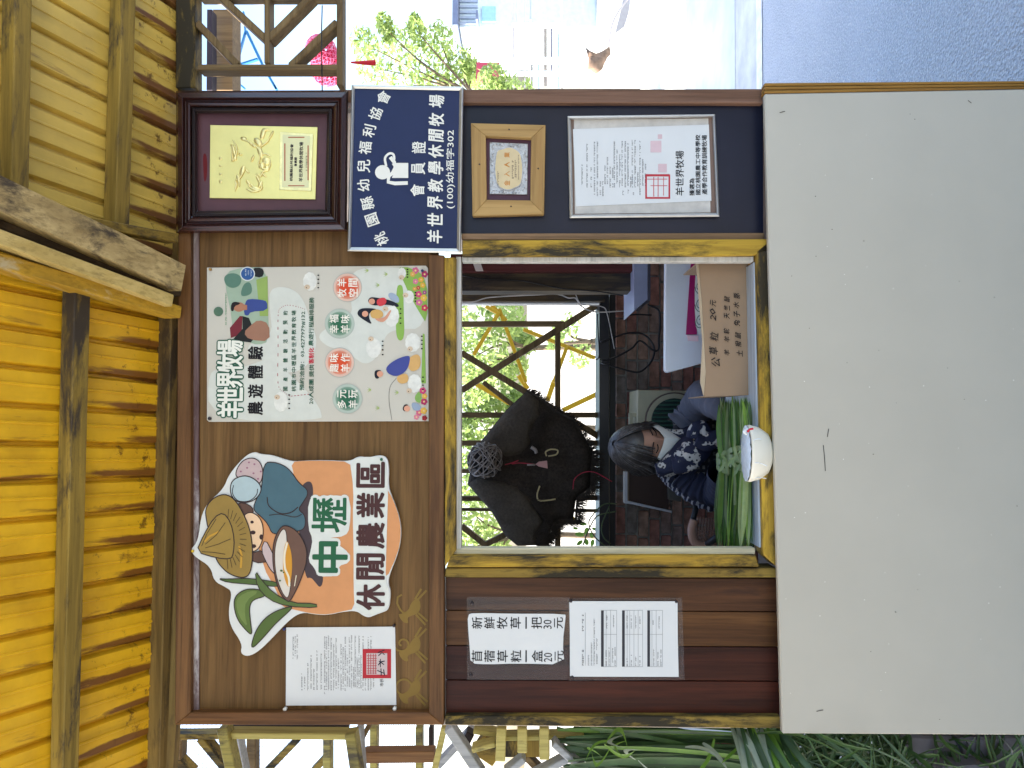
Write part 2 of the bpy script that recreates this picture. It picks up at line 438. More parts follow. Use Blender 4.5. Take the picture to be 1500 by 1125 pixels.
rbeam('roof_rafter', (0, 334), (254, 430), 12, .06, .05, wood('shadow_beam', (.1, .07, .04), (.05, .035, .02), 'Y', .8), 'dark strip standing for the shaded gap between grey rafter and pale batten', ext=1.2)  # dark-coloured strip stands in for the shade between the two beams
rbeam('roof_rafter', (0, 386), (254, 458), 20, .06, .06, wood('orange_beam_y', (.62, .38, .04), (.4, .24, .03), 'Y', .65, (.5, .42, .25), 1, .55, .65), 'orange painted rafter edging the orange roof, nearest to it', ext=1.2)
rbeam('roof_strut', (128, 327), (254, 350), 14, .04, .07, YD_Y, 'short yellow strut between grey rafter and mahogany plaque')

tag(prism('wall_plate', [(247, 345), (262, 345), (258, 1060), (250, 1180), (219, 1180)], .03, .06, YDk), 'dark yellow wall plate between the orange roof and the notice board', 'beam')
# ================================================================== FACADE
TH = .02
# --- notice board
nb = thing('notice_board', 'large brown plywood notice board in a dark wooden frame, above the serving window', 'notice board', W(650, 700, 0))
prism('backing_panel', [(281, 325), (513, 325), (513, 345), (642, 345), (642, 1050), (279, 1052)], .0, .02, PLY, nb)
prism('frame_rail', [(261, 330), (279, 330), (279, 1044), (256, 1062)], -.028, .02, BRN_X, nb, .002)
prism('trim_strip', [(281, 335), (291, 335), (291, 1042), (279, 1042)], -.008, -.001, wood('peeling', (.3, .24, .24), (.09, .04, .04), 'X', .6, (.45, .42, .42), 1, .5, .6), nb, .001)
prism('frame_rail', [(628, 372), (651, 374), (650, 1062), (628, 1044)], -.028, .02, BRN_X, nb, .002)
prism('frame_rail', [(256, 1062), (279, 1044), (628, 1044), (650, 1062)], -.028, .02, BRN_Z, nb, .002)
# --- window frame
wf = thing('window_frame', 'serving window frame painted yellow over dark wood with pale inner reveals', 'window frame', W(1140, 600, 0))
prism('frame_rail', [(651, 377), (668, 377), (668, 806), (652, 830)], -.03, .05, YW_X, wf, .002)
prism('frame_post', [(677, 352), (1127, 350), (1127, 367), (1104, 374), (677, 375)], -.03, .05, YW_Z, wf, .002)
prism('frame_post', [(660, 813), (1107, 813), (1112, 830), (654, 831)], -.03, .05, YW_Z, wf, .002)
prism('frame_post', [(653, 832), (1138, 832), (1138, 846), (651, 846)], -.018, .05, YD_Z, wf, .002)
prism('frame_rail', [(1108, 368), (1128, 352), (1140, 832), (1118, 812)], -.03, .05, YW_X, wf, .002)
REV = wood('pale_reveal', (.72, .72, .68), (.5, .48, .42), 'X', .45, None, .9)
prism('reveal', [(668, 376), (675.5, 376), (675.5, 806), (668, 806)], -.012, .022, REV, wf, .001)
prism('reveal', [(677, 375.5), (1104, 375.5), (1104, 383), (677, 383)], -.010, .022, REV, wf, .001)
prism('reveal', [(664, 803), (1106, 803), (1106, 812), (664, 812)], -.012, .022, wood('cream_reveal', (.75, .7, .5), (.55, .5, .33), 'Z', .45, None, .9), wf, .001)
prism('sill', [(1104, 384), (1108, 384), (1117.5, 802), (1112, 802)], -.012, .30, wood('blue_sill', (.50, .58, .66), (.38, .45, .52), 'X', .4, None, .9), wf, .001)
# --- plank wall lower left
pw = thing('plank_wall', 'wall of dark reddish brown upright planks left of the serving window', 'wall', W(1140, 950, 0))
pc = [((.12, .052, .022), (.04, .017, .01)), ((.15, .068, .024), (.06, .025, .011)), ((.07, .020, .012), (.022, .008, .006)), ((.085, .022, .012), (.03, .010, .007))]
ed = [847, 896, 948, 998, 1049]
for i in range(4):
    m = wood('plank_%d' % i, pc[i][0], pc[i][1], 'Z', .38, (.03, .015, .012) if i < 2 else (.05, .03, .02), .9, .6, .75)
    a, b = ed[i]+.6, ed[i+1]-.6
    prism('plank', [(653, a-2), (1142, a), (1143, b), (653, b-2)], .004+.002*(i % 2), .022, m, pw, .0015)
prism('end_post', [(652, 1049), (1144, 1050), (1146, 1067), (652, 1062)], -.02, .05, YD_Z, pw, .002)
prism('back_sheet', [(655, 846), (1140, 846), (1140, 1060), (655, 1060)], .024, .03, plain('dark_backing', (.02, .012, .01)), pw)
# --- dark panel right
dp = thing('display_panel', 'glossy navy-black display panel between brown battens right of the window', 'panel', W(1120, 240, 0))
prism('panel_sheet', [(515, 150), (1118, 151), (1118, 342), (515, 342)], .0, .018, plain('navy_gloss', (.010, .012, .026), .3, .3, 3, spec=.22), dp)
prism('batten', [(505, 131), (1118, 130), (1118, 151), (505, 150)], -.02, .02, wood('pinkish_batten', (.28, .16, .11), (.15, .08, .05), 'Z', .5), dp, .002)
prism('batten', [(676, 342), (1120, 341), (1120, 351.5), (676, 351.5)], -.012, .02, wood('tan_batten', (.36, .22, .12), (.2, .12, .06), 'Z', .5), dp, .002)
# --- counter front
cf = thing('counter', 'wide counter front faced with one plain off-white laminate board', 'counter', Vector((0, -.05, 0)))
pA, pB = W(1120, 137, -.062), W(1146, 1075, -.062)
pC, pD = W(1500, 130, -.062), W(1500, 1077, -.062)
bA = pA+(pC-pA)*((0.02-pA.z)/(pC.z-pA.z)); bB = pB+(pD-pB)*((0.02-pB.z)/(pD.z-pB.z))
wl = plain('off_white_laminate', (.45, .43, .365), .38, .035, 3, spec=.35, bmp=.05, bscale=120, spk=None)
vs = [pA, pB, bB, bA]; vs += [v+Vector((0, .02, 0)) for v in vs]
o = mk('front_board', vs, [[0, 1, 2, 3], [7, 6, 5, 4], [1, 0, 4, 5], [2, 1, 5, 6], [3, 2, 6, 7], [0, 3, 7, 4]], wl, cf, bev=.0035); fixn(o)
for L in ([(1206, 652), (1208, 672), (1209, 690)], [(1212, 640), (1214, 628)], [(1142, 165), (1150, 163)], [(1418, 147), (1423, 151)], [(1196, 1042), (1206, 1040)], [(1311, 896), (1313, 897)]):
    multi('scuff_mark', strokepoly(L, 1.1), -.0635, flat((70, 68, 64)), cf)
for i in range(60): x_, y_ = random.uniform(1150, 1500), random.uniform(150, 1060); multi('speck', [ell(x_, y_, random.uniform(.5, 1.1), random.uniform(.4, .9), 6)], -.0634, flat((222, 222, 214) if i % 3 else (95, 92, 84)), cf)
tA, tC = W(1120, 121, -.058), W(1500, 118, -.058); tB = tA+(tC-tA)*((.02-tA.z)/(tC.z-tA.z))
tr = wood('golden_trim', (.46, .25, .05), (.26, .13, .03), 'Z', .5, None, 1.2)
dx = (pA-tA)
for i in range(3):
    a0, a1 = i/3+.02, (i+1)/3-.03
    v = [tA+dx*a0, tA+dx*a1, tB+(bA-tB)*a1, tB+(bA-tB)*a0]; v += [q+Vector((0, .03, 0)) for q in v]
    o = mk('corner_trim', v, [[0, 1, 2, 3], [7, 6, 5, 4], [1, 0, 4, 5], [2, 1, 5, 6], [3, 2, 6, 7], [0, 3, 7, 4]], tr, cf, bev=.002); fixn(o)
zc = min(pA.z, pB.z)-.004
def boxv(x0, x1, y0, y1, z0, z1):
    v = [(x, y, z) for z in (z0, z1) for y in (y0, y1) for x in (x0, x1)]
    return v, [[0, 2, 3, 1], [4, 5, 7, 6], [0, 1, 5, 4], [2, 6, 7, 3], [0, 4, 6, 2], [1, 3, 7, 5]]
def box(name, x0, x1, y0, y1, z0, z1, mat, parent=None, bev=.002, **kw):
    v, f = boxv(x0, x1, y0, y1, z0, z1); return mk(name, v, f, mat, parent, bev=bev, **kw)
box('counter_body', bB.x+.02, tB.x-.02, -.037, .26, .0, zc-.035, plain('counter_inside', (.12, .08, .05)), cf)

# ================================================================== PRINTS AND PLAQUES
Yp = -.004
# --- mahogany framed plaque
pl = thing('framed_plaque', 'gold relief plaque in a wide dark mahogany frame at the top right corner', 'plaque', W(510, 237, 0))
def mitre(name, out, inn, y0, y1, mx, mz, parent, prof=None):
    # out/inn: 4 corners (px,py) order TL(min px, max py) ...
    for i in range(4):
        j = (i+1) % 4; q = [out[i], out[j], inn[j], inn[i]]
        horizontal = abs(out[i][0]-out[j][0]) < abs(out[i][1]-out[j][1])
        m = mx if horizontal else mz
        if prof:
            pts = []
            for (s, y) in prof:
                pts.append([W(out[k][0]*(1-s)+inn[k][0]*s, out[k][1]*(1-s)+inn[k][1]*s, y) for k in (i, j)])
            n = len(pts); vs = [p[0] for p in pts]+[p[1] for p in pts]
            fs = [[a, a+1, n+a+1, n+a] for a in range(n-1)]+[[n-1, 0, n, 2*n-1]]+[list(range(n))[::-1], list(range(n, 2*n))]
            o = mk(name, vs, fs, m, parent, bev=.0008)
            fixn(o)
        else: prism(name, q, y0, y1, m, parent, .0012)
O = [(258, 342), (258, 133), (510, 132), (508, 339)]
I1 = [(281, 318), (281, 157), (487, 158), (484, 315)]
mitre('frame_moulding', O, I1, 0, 0, MAH_X, MAH_Z, pl, prof=[(0, .0), (0, -.035), (.12, -.05), (.4, -.056), (.62, -.04), (.75, -.048), (.9, -.045), (1, -.03), (1, 0)])
I2 = [(289, 309), (289, 166), (479, 167), (476, 307)]
mitre('inner_moulding', I1, I2, 0, 0, plain('ebony', (.02, .014, .014), .35), plain('ebony', (.02, .014, .014), .35), pl, prof=[(0, -.002), (0, -.028), (.5, -.034), (1, -.018), (1, -.002)])
bd = Soup()
for a, b in ((I1[0], I1[1]), (I1[1], I1[2]), (I1[2], I1[3]), (I1[3], I1[0])):
    for i in range(60):
        s = (i+.5)/60; cxx = (a[0]*(1-s)+b[0]*s); cyy = a[1]*(1-s)+b[1]*s
        cxx += (385-cxx)*.018; cyy += (237-cyy)*.028
        c = W(cxx, cyy, -.034); bd.add(boxv(c.x-.0012, c.x+.0012, c.y-.001, c.y+.002, c.z-.0012, c.z+.0012))
bd.mk('beading', plain('ebony2', (.05, .035, .035), .3), pl, kind='stuff')
sheet('mat_board', I2, -.006, plain('maroon_velvet', (.085, .035, .045), .6, .25, 6), pl)
GOLD = plain('gold_leaf', (.80, .68, .24), .3, .12, 5, metal=.5, bmp=.25, bscale=40)
prism('gold_plate', [(308, 183), (465, 186), (462, 292), (307, 290)], -.011, -.007, GOLD, pl, .0006)
GOLDR = plain('gold_relief', (.85, .74, .34), .3, .15, 30, metal=.7, bmp=.6, bscale=150)
rs = Soup()
def blob(cx, cy, rx, ry, Y, h, rot=0, n=14):
    vs = [W(cx, cy, Y-h)]; fs = []; rings = [(.5, .85), (.85, .5), (1, 0)]
    for (r, hh) in rings:
        for x, y in ell(cx, cy, rx*r, ry*r, n, rot): vs.append(W(x, y, Y-h*hh))
    for k in range(n): fs.append([0, 1+(k+1) % n, 1+k])
    for g in range(2):
        for k in range(n): fs.append([1+g*n+k, 1+g*n+(k+1) % n, 1+(g+1)*n+(k+1) % n, 1+(g+1)*n+k])
    return vs, fs
for (x, y, rx, ry, ro) in Zc(290, 170, 7.9, [(760, 210)]) and [(385, 196, 4, 9, .3), (378, 208, 8, 5, .8), (372, 213, 5, 3, .4), (381, 222, 9, 4, 1.2), (357, 203, 5, 3, .2), (367, 210, 4, 2, .9),
        (390, 236, 7, 6, .3), (383, 243, 5, 5, .3), (391, 246, 5, 4, .7), (342, 220, 9, 3, 1.3), (344, 230, 6, 3, 1.5), (352, 226, 3, 2, .2), (355, 250, 4, 8, .3), (349, 263, 3, 8, -.2), (346, 272, 2, 6, .2),
        (364, 268, 6, 2.4, .9), (374, 276, 10, 3.5, .3), (381, 270, 3, 6, .5), (378, 262, 2.4, 7, -.4), (397, 198, 2, 8, .5), (370, 232, 2, 6, .4), (386, 256, 6, 2, .7)]:
    rs.add(blob(x, y, rx, ry, -.011, .004, ro, 10))
for L in ([(500, 270), (560, 285), (640, 330), (700, 380), (720, 470), (700, 560), (740, 600)], [(740, 210), (790, 160), (830, 170)], [(700, 380), (760, 330), (810, 290), (850, 200)], [(720, 440), (790, 440), (840, 470)], [(740, 500), (830, 520), (820, 600), (750, 610), (735, 550), (790, 540)],
          [(400, 280), (440, 340), (450, 420), (400, 520), (395, 450), (380, 330)], [(430, 740), (440, 800), (430, 870)], [(430, 740), (480, 720), (520, 660), (540, 590)], [(470, 740), (480, 820)], [(560, 740), (600, 820), (680, 860), (740, 830), (700, 740), (660, 680)], [(560, 840), (620, 870), (700, 875)], [(600, 780), (650, 830)], [(680, 660), (720, 700), (760, 640), (820, 630)], [(540, 610), (590, 660)]):
    pp_ = [W(290+x/7.9, 170+y/7.9, -.0125) for x, y in L]; rs.add(tubemesh(crv(pp_, 5), lambda q: .0022*math.sin(.3+2.6*q)+.0006, 7))
rs.mk('relief_figures', GOLDR, pl, smooth=True, kind='stuff')
prism('name_plate', [(410, 193), (459, 196), (456, 280), (409, 278)], -.013, -.0112, GOLDR, pl, .0008)
sheet('name_plate_face', [(414, 197), (454, 199), (452, 275), (413, 274)], -.0136, plain('gold_face', (.68, .62, .33), .35, .06, 12, metal=.4), pl)
RED = flat((165, 60, 40)); INK = flat((45, 42, 48)); BLK = flat((22, 20, 24))
multi('red_border', [rect(416.5, 210, 418, 265), rect(450.5, 213, 452, 264), rect(422, 200.5, 446, 201.7), rect(422, 271.5, 446, 272.7)], -.0141, RED, pl)
text('桃園縣幼兒福利協會', 427, 238, 4.6, -.0141, INK, pl, length=56, bold=.01, res=1)
text('會員證', 433, 237, 4, -.0141, INK, pl, length=14, bold=.01, res=1)
text('羊世界教學休閒牧場', 441, 237, 6, -.0141, INK, pl, length=60, bold=.01, res=1)
dashes([(449, 250, 224, 2.4)], -.0141, INK, pl, seed=3)
rs = Soup()
for y, hh in ((232, 5), (243, 3), (255, 4), (266, 6)): rs.add(blob(323, y, 2.4, hh*.5, -.011, .002, .2, 8))
rs.mk('relief_marks', GOLDR, pl, smooth=True)
sheet('red_stain', chaikin([(297, 226), (302, 224), (304, 240), (303, 262), (299, 268), (298, 250)]), -.0064, flat((95, 15, 20)), pl)

# --- blue member sign
bs = thing('member_sign', 'dark blue enamel sign with white Chinese lettering in an aluminium frame', 'sign', W(675, 247, 0))
OB = [(509, 368), (515, 124), (679, 127), (675, 371)]
IB = [(514, 362), (520, 130), (673, 133), (669, 364)]
mitre('frame_profile', OB, IB, 0, 0, ALU, ALU, bs, prof=[(0, -.021), (0, -.043), (.35, -.047), (1, -.041), (1, -.021)])
prism('blue_panel', IB, -.039, -.025, plain('navy_enamel', (.010, .018, .070), .35, .12, 4, spec=.25), bs)
WH = plain('sign_white', (.72, .72, .66), .4, .04, 20)
YB = -.0402
cs = Zc(500, 0, 3, [(175, 1050), (135, 965), (115, 893), (98, 815), (98, 730), (105, 650), (122, 575), (150, 500), (185, 428)])
for i, (c, (x, y)) in enumerate(zip('桃園縣幼兒福利協會', cs)):
    text(c, x, y, 19 if i not in (4,) else 20, YB, WH, bs, bold=.022, rot=math.radians(26-6.5*i), shear=0)
for c, x, y in (('會', 334, 836), ('員', 338, 740), ('證', 340, 648)):
    text(c, 500+x/3, y/3, 21, YB, WH, bs, length=18, bold=.022)
for c, y in zip('羊世界教學休閒牧場', (1040, 965, 890, 815, 738, 665, 595, 525, 445)):
    text(c, 500+(400+ (1040-y)*.015+10)/3, y/3, 23, YB, WH, bs, length=20, bold=.028, shear=.12)
text('(100)幼福字302', 660, 248, 14, YB, WH, bs, length=118, bold=.006)
em = [ell(500+181/3, 757/3, 11, 10.5, 24)]
multi('emblem', em, YB, WH, bs)
multi('emblem', strokepoly(Zc(500, 0, 3, [(215, 690), (232, 712), (238, 735), (226, 760), (208, 775), (206, 800), (235, 806), (292, 804)]), 5.4), YB-.0002, WH, bs)
multi('emblem', [Zc(500, 0, 3, [(222, 720), (246, 716), (294, 716), (294, 782), (222, 782), (232, 758), (236, 742)])], YB-.0004, WH, bs)
multi('emblem', strokepoly(crv([Vector((*p, 0)) for p in Zc(500, 0, 3, [(197, 730), (192, 695), (210, 675), (228, 678), (232, 700), (222, 712)])], 4), 3.4), YB-.0006, WH, bs)

# --- small plaque with golden wooden frame
sp = thing('wooden_framed_plaque', 'small pewter award plaque in a broad golden wooden frame on the navy panel', 'plaque', W(800, 247, 0))
O = Zc(680, 170, 7.03, [(85, 1028), (68, 72), (838, 92), (822, 1010)]); I = Zc(680, 170, 7.03, [(232, 862), (222, 205), (690, 225), (680, 868)])
mitre('frame_side', O, I, -.022, -.001, GOLDW_X, GOLDW_Z, sp)
sheet('mat_board', I, -.004, plain('plum', (.07, .02, .04), .5), sp)
PEW = plain('pewter', (.42, .42, .42), .35, .25, 60, metal=.7, bmp=1.0, bscale=260)
prism('pewter_plate', Zc(680, 170, 7.03, [(262, 268), (655, 285), (650, 808), (262, 802)]), -.009, -.005, PEW, sp, .0008)
rs = Soup(); rnd = random.Random(5)
for i in range(110):
    s = rnd.random()*4; k = int(s); f = s-k
    a, b = [((268, 275), (648, 290)), ((648, 290), (643, 800)), ((643, 800), (268, 795)), ((268, 795), (268, 275))][k]
    x = a[0]*(1-f)+b[0]*f; y = a[1]*(1-f)+b[1]*f; e = rnd.uniform(.0, .17); x += (455-x)*e; y += (540-y)*e*.8
    rs.add(blob(680+x/7.03, 170+y/7.03, rnd.uniform(.8, 2.2), rnd.uniform(.5, 1.1), -.009, .002, rnd.uniform(0, 3), 7))
rs.mk('scroll_relief', PEW, sp, smooth=True, kind='stuff')
cart = chaikin(Zc(680, 170, 7.03, [(330, 400), (350, 350), (400, 345), (450, 320), (510, 335), (570, 375), (585, 430), (600, 540), (590, 650), (575, 710), (520, 735), (460, 760), (400, 745), (350, 720), (325, 640), (318, 520)]), 2)
prism('cartouche', [(455/7.03+680+(x-744.7)*1.06, 540/7.03+170+(y-246.8)*1.04) for x, y in cart], -.0115, -.009, PEW, sp, .0006)
sheet('cartouche_face', cart, -.0119, plain('champagne', (.5, .4, .24), .35, .08, 30, metal=.45), sp)
rsx = [rect(680+x/7.03-3.6, 170+y/7.03-3.4, 680+x/7.03+3.6, 170+y/7.03+3.4) for x, y in ()]
for y, ch in ((400, '業'), (500, '人'), (595, '入'), (690, '金')): text(ch, 680+440/7.03, 170+y/7.03, 8.5, -.0123, flat((185, 120, 45)), sp, length=8, bold=.02, res=1)
dashes([(680+350/7.03, 170+705/7.03, 170+570/7.03, 2.6), (680+500/7.03, 170+645/7.03, 170+455/7.03, 3.2), (680+530/7.03, 170+650/7.03, 170+465/7.03, 3.2), (680+560/7.03, 170+665/7.03, 170+405/7.03, 1.8)], -.0123, INK, sp, seed=8, gap=.1)
for x, y in ((158, 497), (462, 138), (762, 540), (482, 930)):
    b_ = Soup(); b_.add(blob(680+x/7.03, 170+y/7.03, 1.3, 1.3, -.022, .0015, 0, 8)); b_.mk('nail', plain('nail_dark', (.05, .03, .02), .4), sp, smooth=True)

# --- certificate in silver frame
ct = thing('framed_certificate', 'printed letter with a red seal in a thin silver frame on the navy panel', 'certificate', W(1055, 243, 0))
q = lambda L: Zc(820, 160, 6.25, L)
O = q([(90, 998), (70, 62), (1422, 45), (1462, 985)]); I = q([(122, 965), (103, 95), (1397, 74), (1432, 950)])
mitre('frame_profile', O, I, 0, 0, ALU, ALU, ct, prof=[(0, 0), (0, -.014), (.5, -.017), (1, -.010), (1, 0)])
sheet('backing_card', I, -.003, plain('taupe_card', (.17, .11, .085), .6), ct)
sheet('inner_card', q([(130, 95), (1360, 84), (1380, 945), (138, 958)]), -.004, plain('mottled_card', (.5, .48, .44), .6, .15, 25), ct)
PAP = plain('white_paper', (.62, .64, .64), .55, .03, 8, bmp=.15, bscale=18)
sheet('letter_sheet', q([(120, 182), (1365, 140), (1388, 838), (148, 890)]), -.005, PAP, ct)
ln = []
for x, a, b in [(205, 715, 515), (250, 715, 510), (250, 475, 315), (288, 715, 530), (318, 795, 310), (345, 795, 305), (372, 795, 660), (395, 795, 660), (415, 685, 520), (437, 685, 440), (462, 715, 535), (485, 715, 540), (500, 715, 295), (525, 680, 370), (550, 715, 420), (572, 715, 295), (600, 715, 300), (625, 715, 300), (650, 715, 620), (665, 715, 290), (690, 715, 290), (715, 705, 580), (735, 785, 290), (760, 700, 460), (785, 700, 510), (580, 785, 745), (628, 785, 745), (675, 785, 745)]:
    ln.append((820+x/6.25, 160+a/6.25, 160+b/6.25, 2.3))
dashes(ln, -.0056, INK, ct, seed=4)
multi('seal', closed_stroke(q([(790, 605), (1003, 605), (1003, 812), (790, 812)]), 3.6), -.0055, flat((178, 55, 65)), ct)
multi('seal', strokepoly(q([(800, 640), (985, 640)]), 1)+strokepoly(q([(830, 700), (985, 700)]), 1)+strokepoly(q([(860, 620), (860, 800)]), 1.2)+strokepoly(q([(900, 620), (900, 800)]), 1.2)+strokepoly(q([(950, 620), (950, 790)]), 1), -.0054, flat((190, 90, 98)), ct)
sheet('seal', q([(830, 290), (930, 288), (930, 395), (830, 395)]), -.0054, flat((205, 180, 185)), ct)
sheet('seal', q([(900, 500), (980, 500), (980, 578), (900, 578)]), -.0054, flat((200, 175, 180)), ct)
sheet('seal', q([(897, 230), (937, 230), (937, 272), (897, 272)]), -.0054, flat((200, 175, 180)), ct)
text('羊世界牧場', 820+1098/6.25, 160+585/6.25, 12.5, -.0058, BLK, ct, length=67, bold=.006)
text('獲選為', 820+1210/6.25, 160+712/6.25, 7.5, -.0058, BLK, ct, length=26, bold=.004)
text('國立桃園農工中等學校', 820+1265/6.25, 160+508/6.25, 7.5, -.0058, BLK, ct, length=90, bold=.004)
text('產學合作教育訓練牧場', 820+1325/6.25, 160+508/6.25, 8, -.0058, BLK, ct, length=89, bold=.004)

# --- decree sheet
dc = thing('notice_sheet', 'white printed notice with a square red seal pinned at the lower left of the board', 'notice', W(580, 976, 0))
q = lambda L: Zc(410, 910, 6.52, L)
prism('paper_sheet', q([(60, 60), (1100, 52), (1112, 800), (56, 806)]), -.004, -.0034, PAP, dc)
ln = [(97, 575, 275, 3.2)]
for x, a, b in [(128, 360, 145), (148, 360, 140), (167, 365, 125), (210, 660, 505), (237, 660, 530), (268, 660, 395), (298, 655, 325), (325, 655, 460), (355, 655, 275), (395, 655, 320), (428, 695, 150), (445, 655, 145), (465, 660, 140), (490, 660, 145), (515, 660, 230), (538, 660, 160), (560, 640, 360), (585, 660, 220), (605, 660, 260), (625, 665, 145), (645, 640, 320), (665, 640, 150), (685, 640, 140), (705, 630, 430), (720, 630, 140), (740, 640, 350), (757, 640, 140), (775, 640, 330), (795, 660, 150), (818, 660, 550), (845, 660, 140), (870, 660, 145), (895, 630, 550)]:
    ln.append((410+x/6.52, 910+a/6.52, 910+b/6.52, 2.2))
dashes(ln, -.0043, INK, dc, seed=9, gap=.12)
multi('seal', [q([(790, 265), (1062, 265), (1062, 545), (790, 545)])], -.0046, flat((170, 40, 50)), dc)
multi('seal', [q([(826, 305), (1025, 305), (1025, 510), (826, 510)])], -.0049, flat((190, 175, 175)), dc)
multi('seal', sum([strokepoly(q([(x, 310), (x, 505)]), 1.1) for x in (845, 868, 892, 915)], [])+sum([strokepoly(q([(830, y), (925, y)]), .9) for y in (330, 355, 378, 400, 425, 450, 475, 495)], []), -.0051, flat((165, 60, 65)), dc)
text('市長', 410+972/6.52, 910+585/6.52, 5.5, -.0052, INK, dc, length=11, res=1)
multi('signature', strokepoly(q([(935, 300), (1000, 275)]), 1.3)+strokepoly(q([(940, 330), (975, 300), (1000, 320)]), 1.4)+strokepoly(q([(940, 420), (960, 390), (1000, 380)]), 1.6)+strokepoly(q([(945, 380), (995, 415)]), 1.3)+strokepoly(q([(960, 440), (960, 360)]), 1.2)+strokepoly(q([(930, 470), (1000, 500)]), 1.3)+strokepoly(q([(965, 450), (968, 520)]), 1.4)+strokepoly(q([(990, 460), (1000, 520)]), 1.4), -.0053, flat((20, 20, 40)), dc)

# --- price sheets in plastic sleeves
Zs = lambda L: Zc(680, 860, 4.545, L)
PLA = plain('clear_sleeve', (.75, .78, .8), .12, .0, alpha=.05, spec=.5, bmp=.12, bscale=9)
p1 = thing('price_sheet', 'white sheet in a plastic sleeve listing grass bundle and pellet prices', 'price sheet', W(760, 935, 0))
sheet('plastic_sleeve', Zs([(18, 72), (30, 65), (700, 68), (688, 620), (20, 618)]), -.001, PLA, p1)
prism('paper_sheet', chaikin(Zs([(22, 185), (60, 172), (350, 178), (672, 178), (676, 200), (655, 370), (668, 516), (350, 508), (150, 515), (42, 508), (38, 420), (28, 300)]), 1), -.0045, -.0035, PAP, p1)
for i, c in enumerate('新鮮牧草一把'):
    text(c, 680+[85, 168, 252, 342, 412, 482][i]/4.545, 860+238/4.545, 15.5 if c != '一' else 2.0, -.0052, BLK, p1, length=17, bold=.004)
for i, c in enumerate('苜蓿草粒一盒'):
    text(c, 680+[85, 168, 255, 345, 412, 485][i]/4.545, 860+460/4.545, 15.5 if c != '一' else 2.0, -.0052, BLK, p1, length=17, bold=.004)
text('30', 680+555/4.545, 860+248/4.545, 12, -.0052, BLK, p1, length=13); text('元', 680+628/4.545, 860+238/4.545, 13, -.0052, BLK, p1, length=16, bold=.004)
text('20', 680+558/4.545, 860+468/4.545, 12, -.0052, BLK, p1, length=13); text('元', 680+632/4.545, 860+460/4.545, 13, -.0052, BLK, p1, length=16, bold=.004)
p2 = thing('form_sheet', 'white printed form with three dark table headings in a plastic sleeve on the planks', 'form', W(1000, 935, 0))
sheet('plastic_sleeve', Zs([(690, 75), (1450, 70), (1468, 618), (695, 625)]), -.0015, PLA, p2)
prism('paper_sheet', Zs([(700, 98), (720, 94), (1410, 95), (1420, 101), (1422, 350), (1428, 598), (712, 596), (704, 590), (703, 300)]), -.0045, -.0035, PAP, p2)
ln = []
for x, a, b, h in [(790, 522, 418, 3.4), (790, 325, 168, 3.4), (828, 522, 455, 2.4), (848, 522, 370, 2.2), (866, 522, 370, 2.2), (866, 355, 215, 2), (884, 522, 345, 2.2), (945, 525, 420, 2), (965, 525, 400, 2), (988, 525, 410, 2), (1005, 525, 400, 2), (950, 275, 190, 2), (995, 275, 190, 2), (1085, 525, 480, 2), (1113, 525, 455, 2), (1142, 525, 455, 2), (1170, 525, 460, 2), (1085, 275, 190, 2), (1113, 275, 190, 2), (1142, 275, 190, 2), (1170, 275, 190, 2), (1262, 525, 415, 2), (1290, 525, 415, 2), (1310, 525, 415, 2), (1258, 250, 225, 2), (1298, 275, 195, 2)]:
    ln.append((680+x/4.545, 860+a/4.545, 860+b/4.545, h))
dashes(ln, -.0052, INK, p2, seed=12)
multi('table_heading', [Zs([(x-9, 155), (x+9, 155), (x+9, 530), (x-9, 530)]) for x in (920, 1060, 1228)], -.0052, flat((52, 52, 58)), p2)
multi('table_rule', sum([strokepoly(Zs([(x, 155), (x, 530)]), .45) for x in (945, 975, 1015, 1085, 1102, 1130, 1158, 1188, 1250, 1278, 1320)], [])+sum([strokepoly(Zs([(a, y), (b, y)]), .45) for a, b in ((930, 1015), (1070, 1188), (1238, 1320)) for y in (155, 315, 530)], [])+strokepoly(Zs([(806, 170), (806, 522)]), .5), -.0050, flat((120, 122, 126)), p2)

# --- push pins
def pin(px, py, mat, label, r=.0055, base=0.0, head=.012):
    p = W(px, py, base); vs = []; fs = []; n = 12
    prof = [(0, r*.55), (-.002, r*.9), (-.005, r*.6), (-head*.8, r*.7), (-head, r*1.0), (-head-.002, r*.8), (-head-.0025, 0.0001)]
    for y, rr in prof:
        for k in range(n): vs.append((p.x+rr*math.cos(6.2832*k/n), p.y+y, p.z+rr*math.sin(6.2832*k/n)))
    for i in range(len(prof)-1):
        for k in range(n): fs.append([i*n+k, i*n+(k+1) % n, (i+1)*n+(k+1) % n, (i+1)*n+k])
    o = mk('push_pin', vs, fs, mat, smooth=True); fixn(o); tag(o, label, 'push pin', 'push pins and tacks'); return o
PW = plain('pin_white', (.75, .75, .7), .35); PK = plain('pin_dark', (.02, .015, .02), .35); PBL = plain('pin_blue', (.02, .025, .12), .3)
pin(419, 1037, PW, 'white push pin under the top left corner of the sealed notice'); pin(579, 1036, PW, 'white push pin under the bottom left corner of the sealed notice')
pin(418, 920, PBL, 'dark blue push pin at the top right corner of the sealed notice', r=.004); pin(578, 915, PK, 'dark push pin at the bottom right corner of the sealed notice', r=.004)
pin(692, 883, PK, 'dark tack at the top right of the price sheet sleeve', r=.0045, head=.004); pin(690, 988, PK, 'dark tack at the top left of the price sheet sleeve', r=.0045, head=.004)
pin(836, 880, PK, 'dark tack at the top right of the printed form', r=.0045, head=.004); pin(838, 991, PK, 'dark tack at the top left of the printed form', r=.0045, head=.004)
pin(990, 881, PK, 'dark tack at the bottom right of the printed form', r=.004, head=.004)
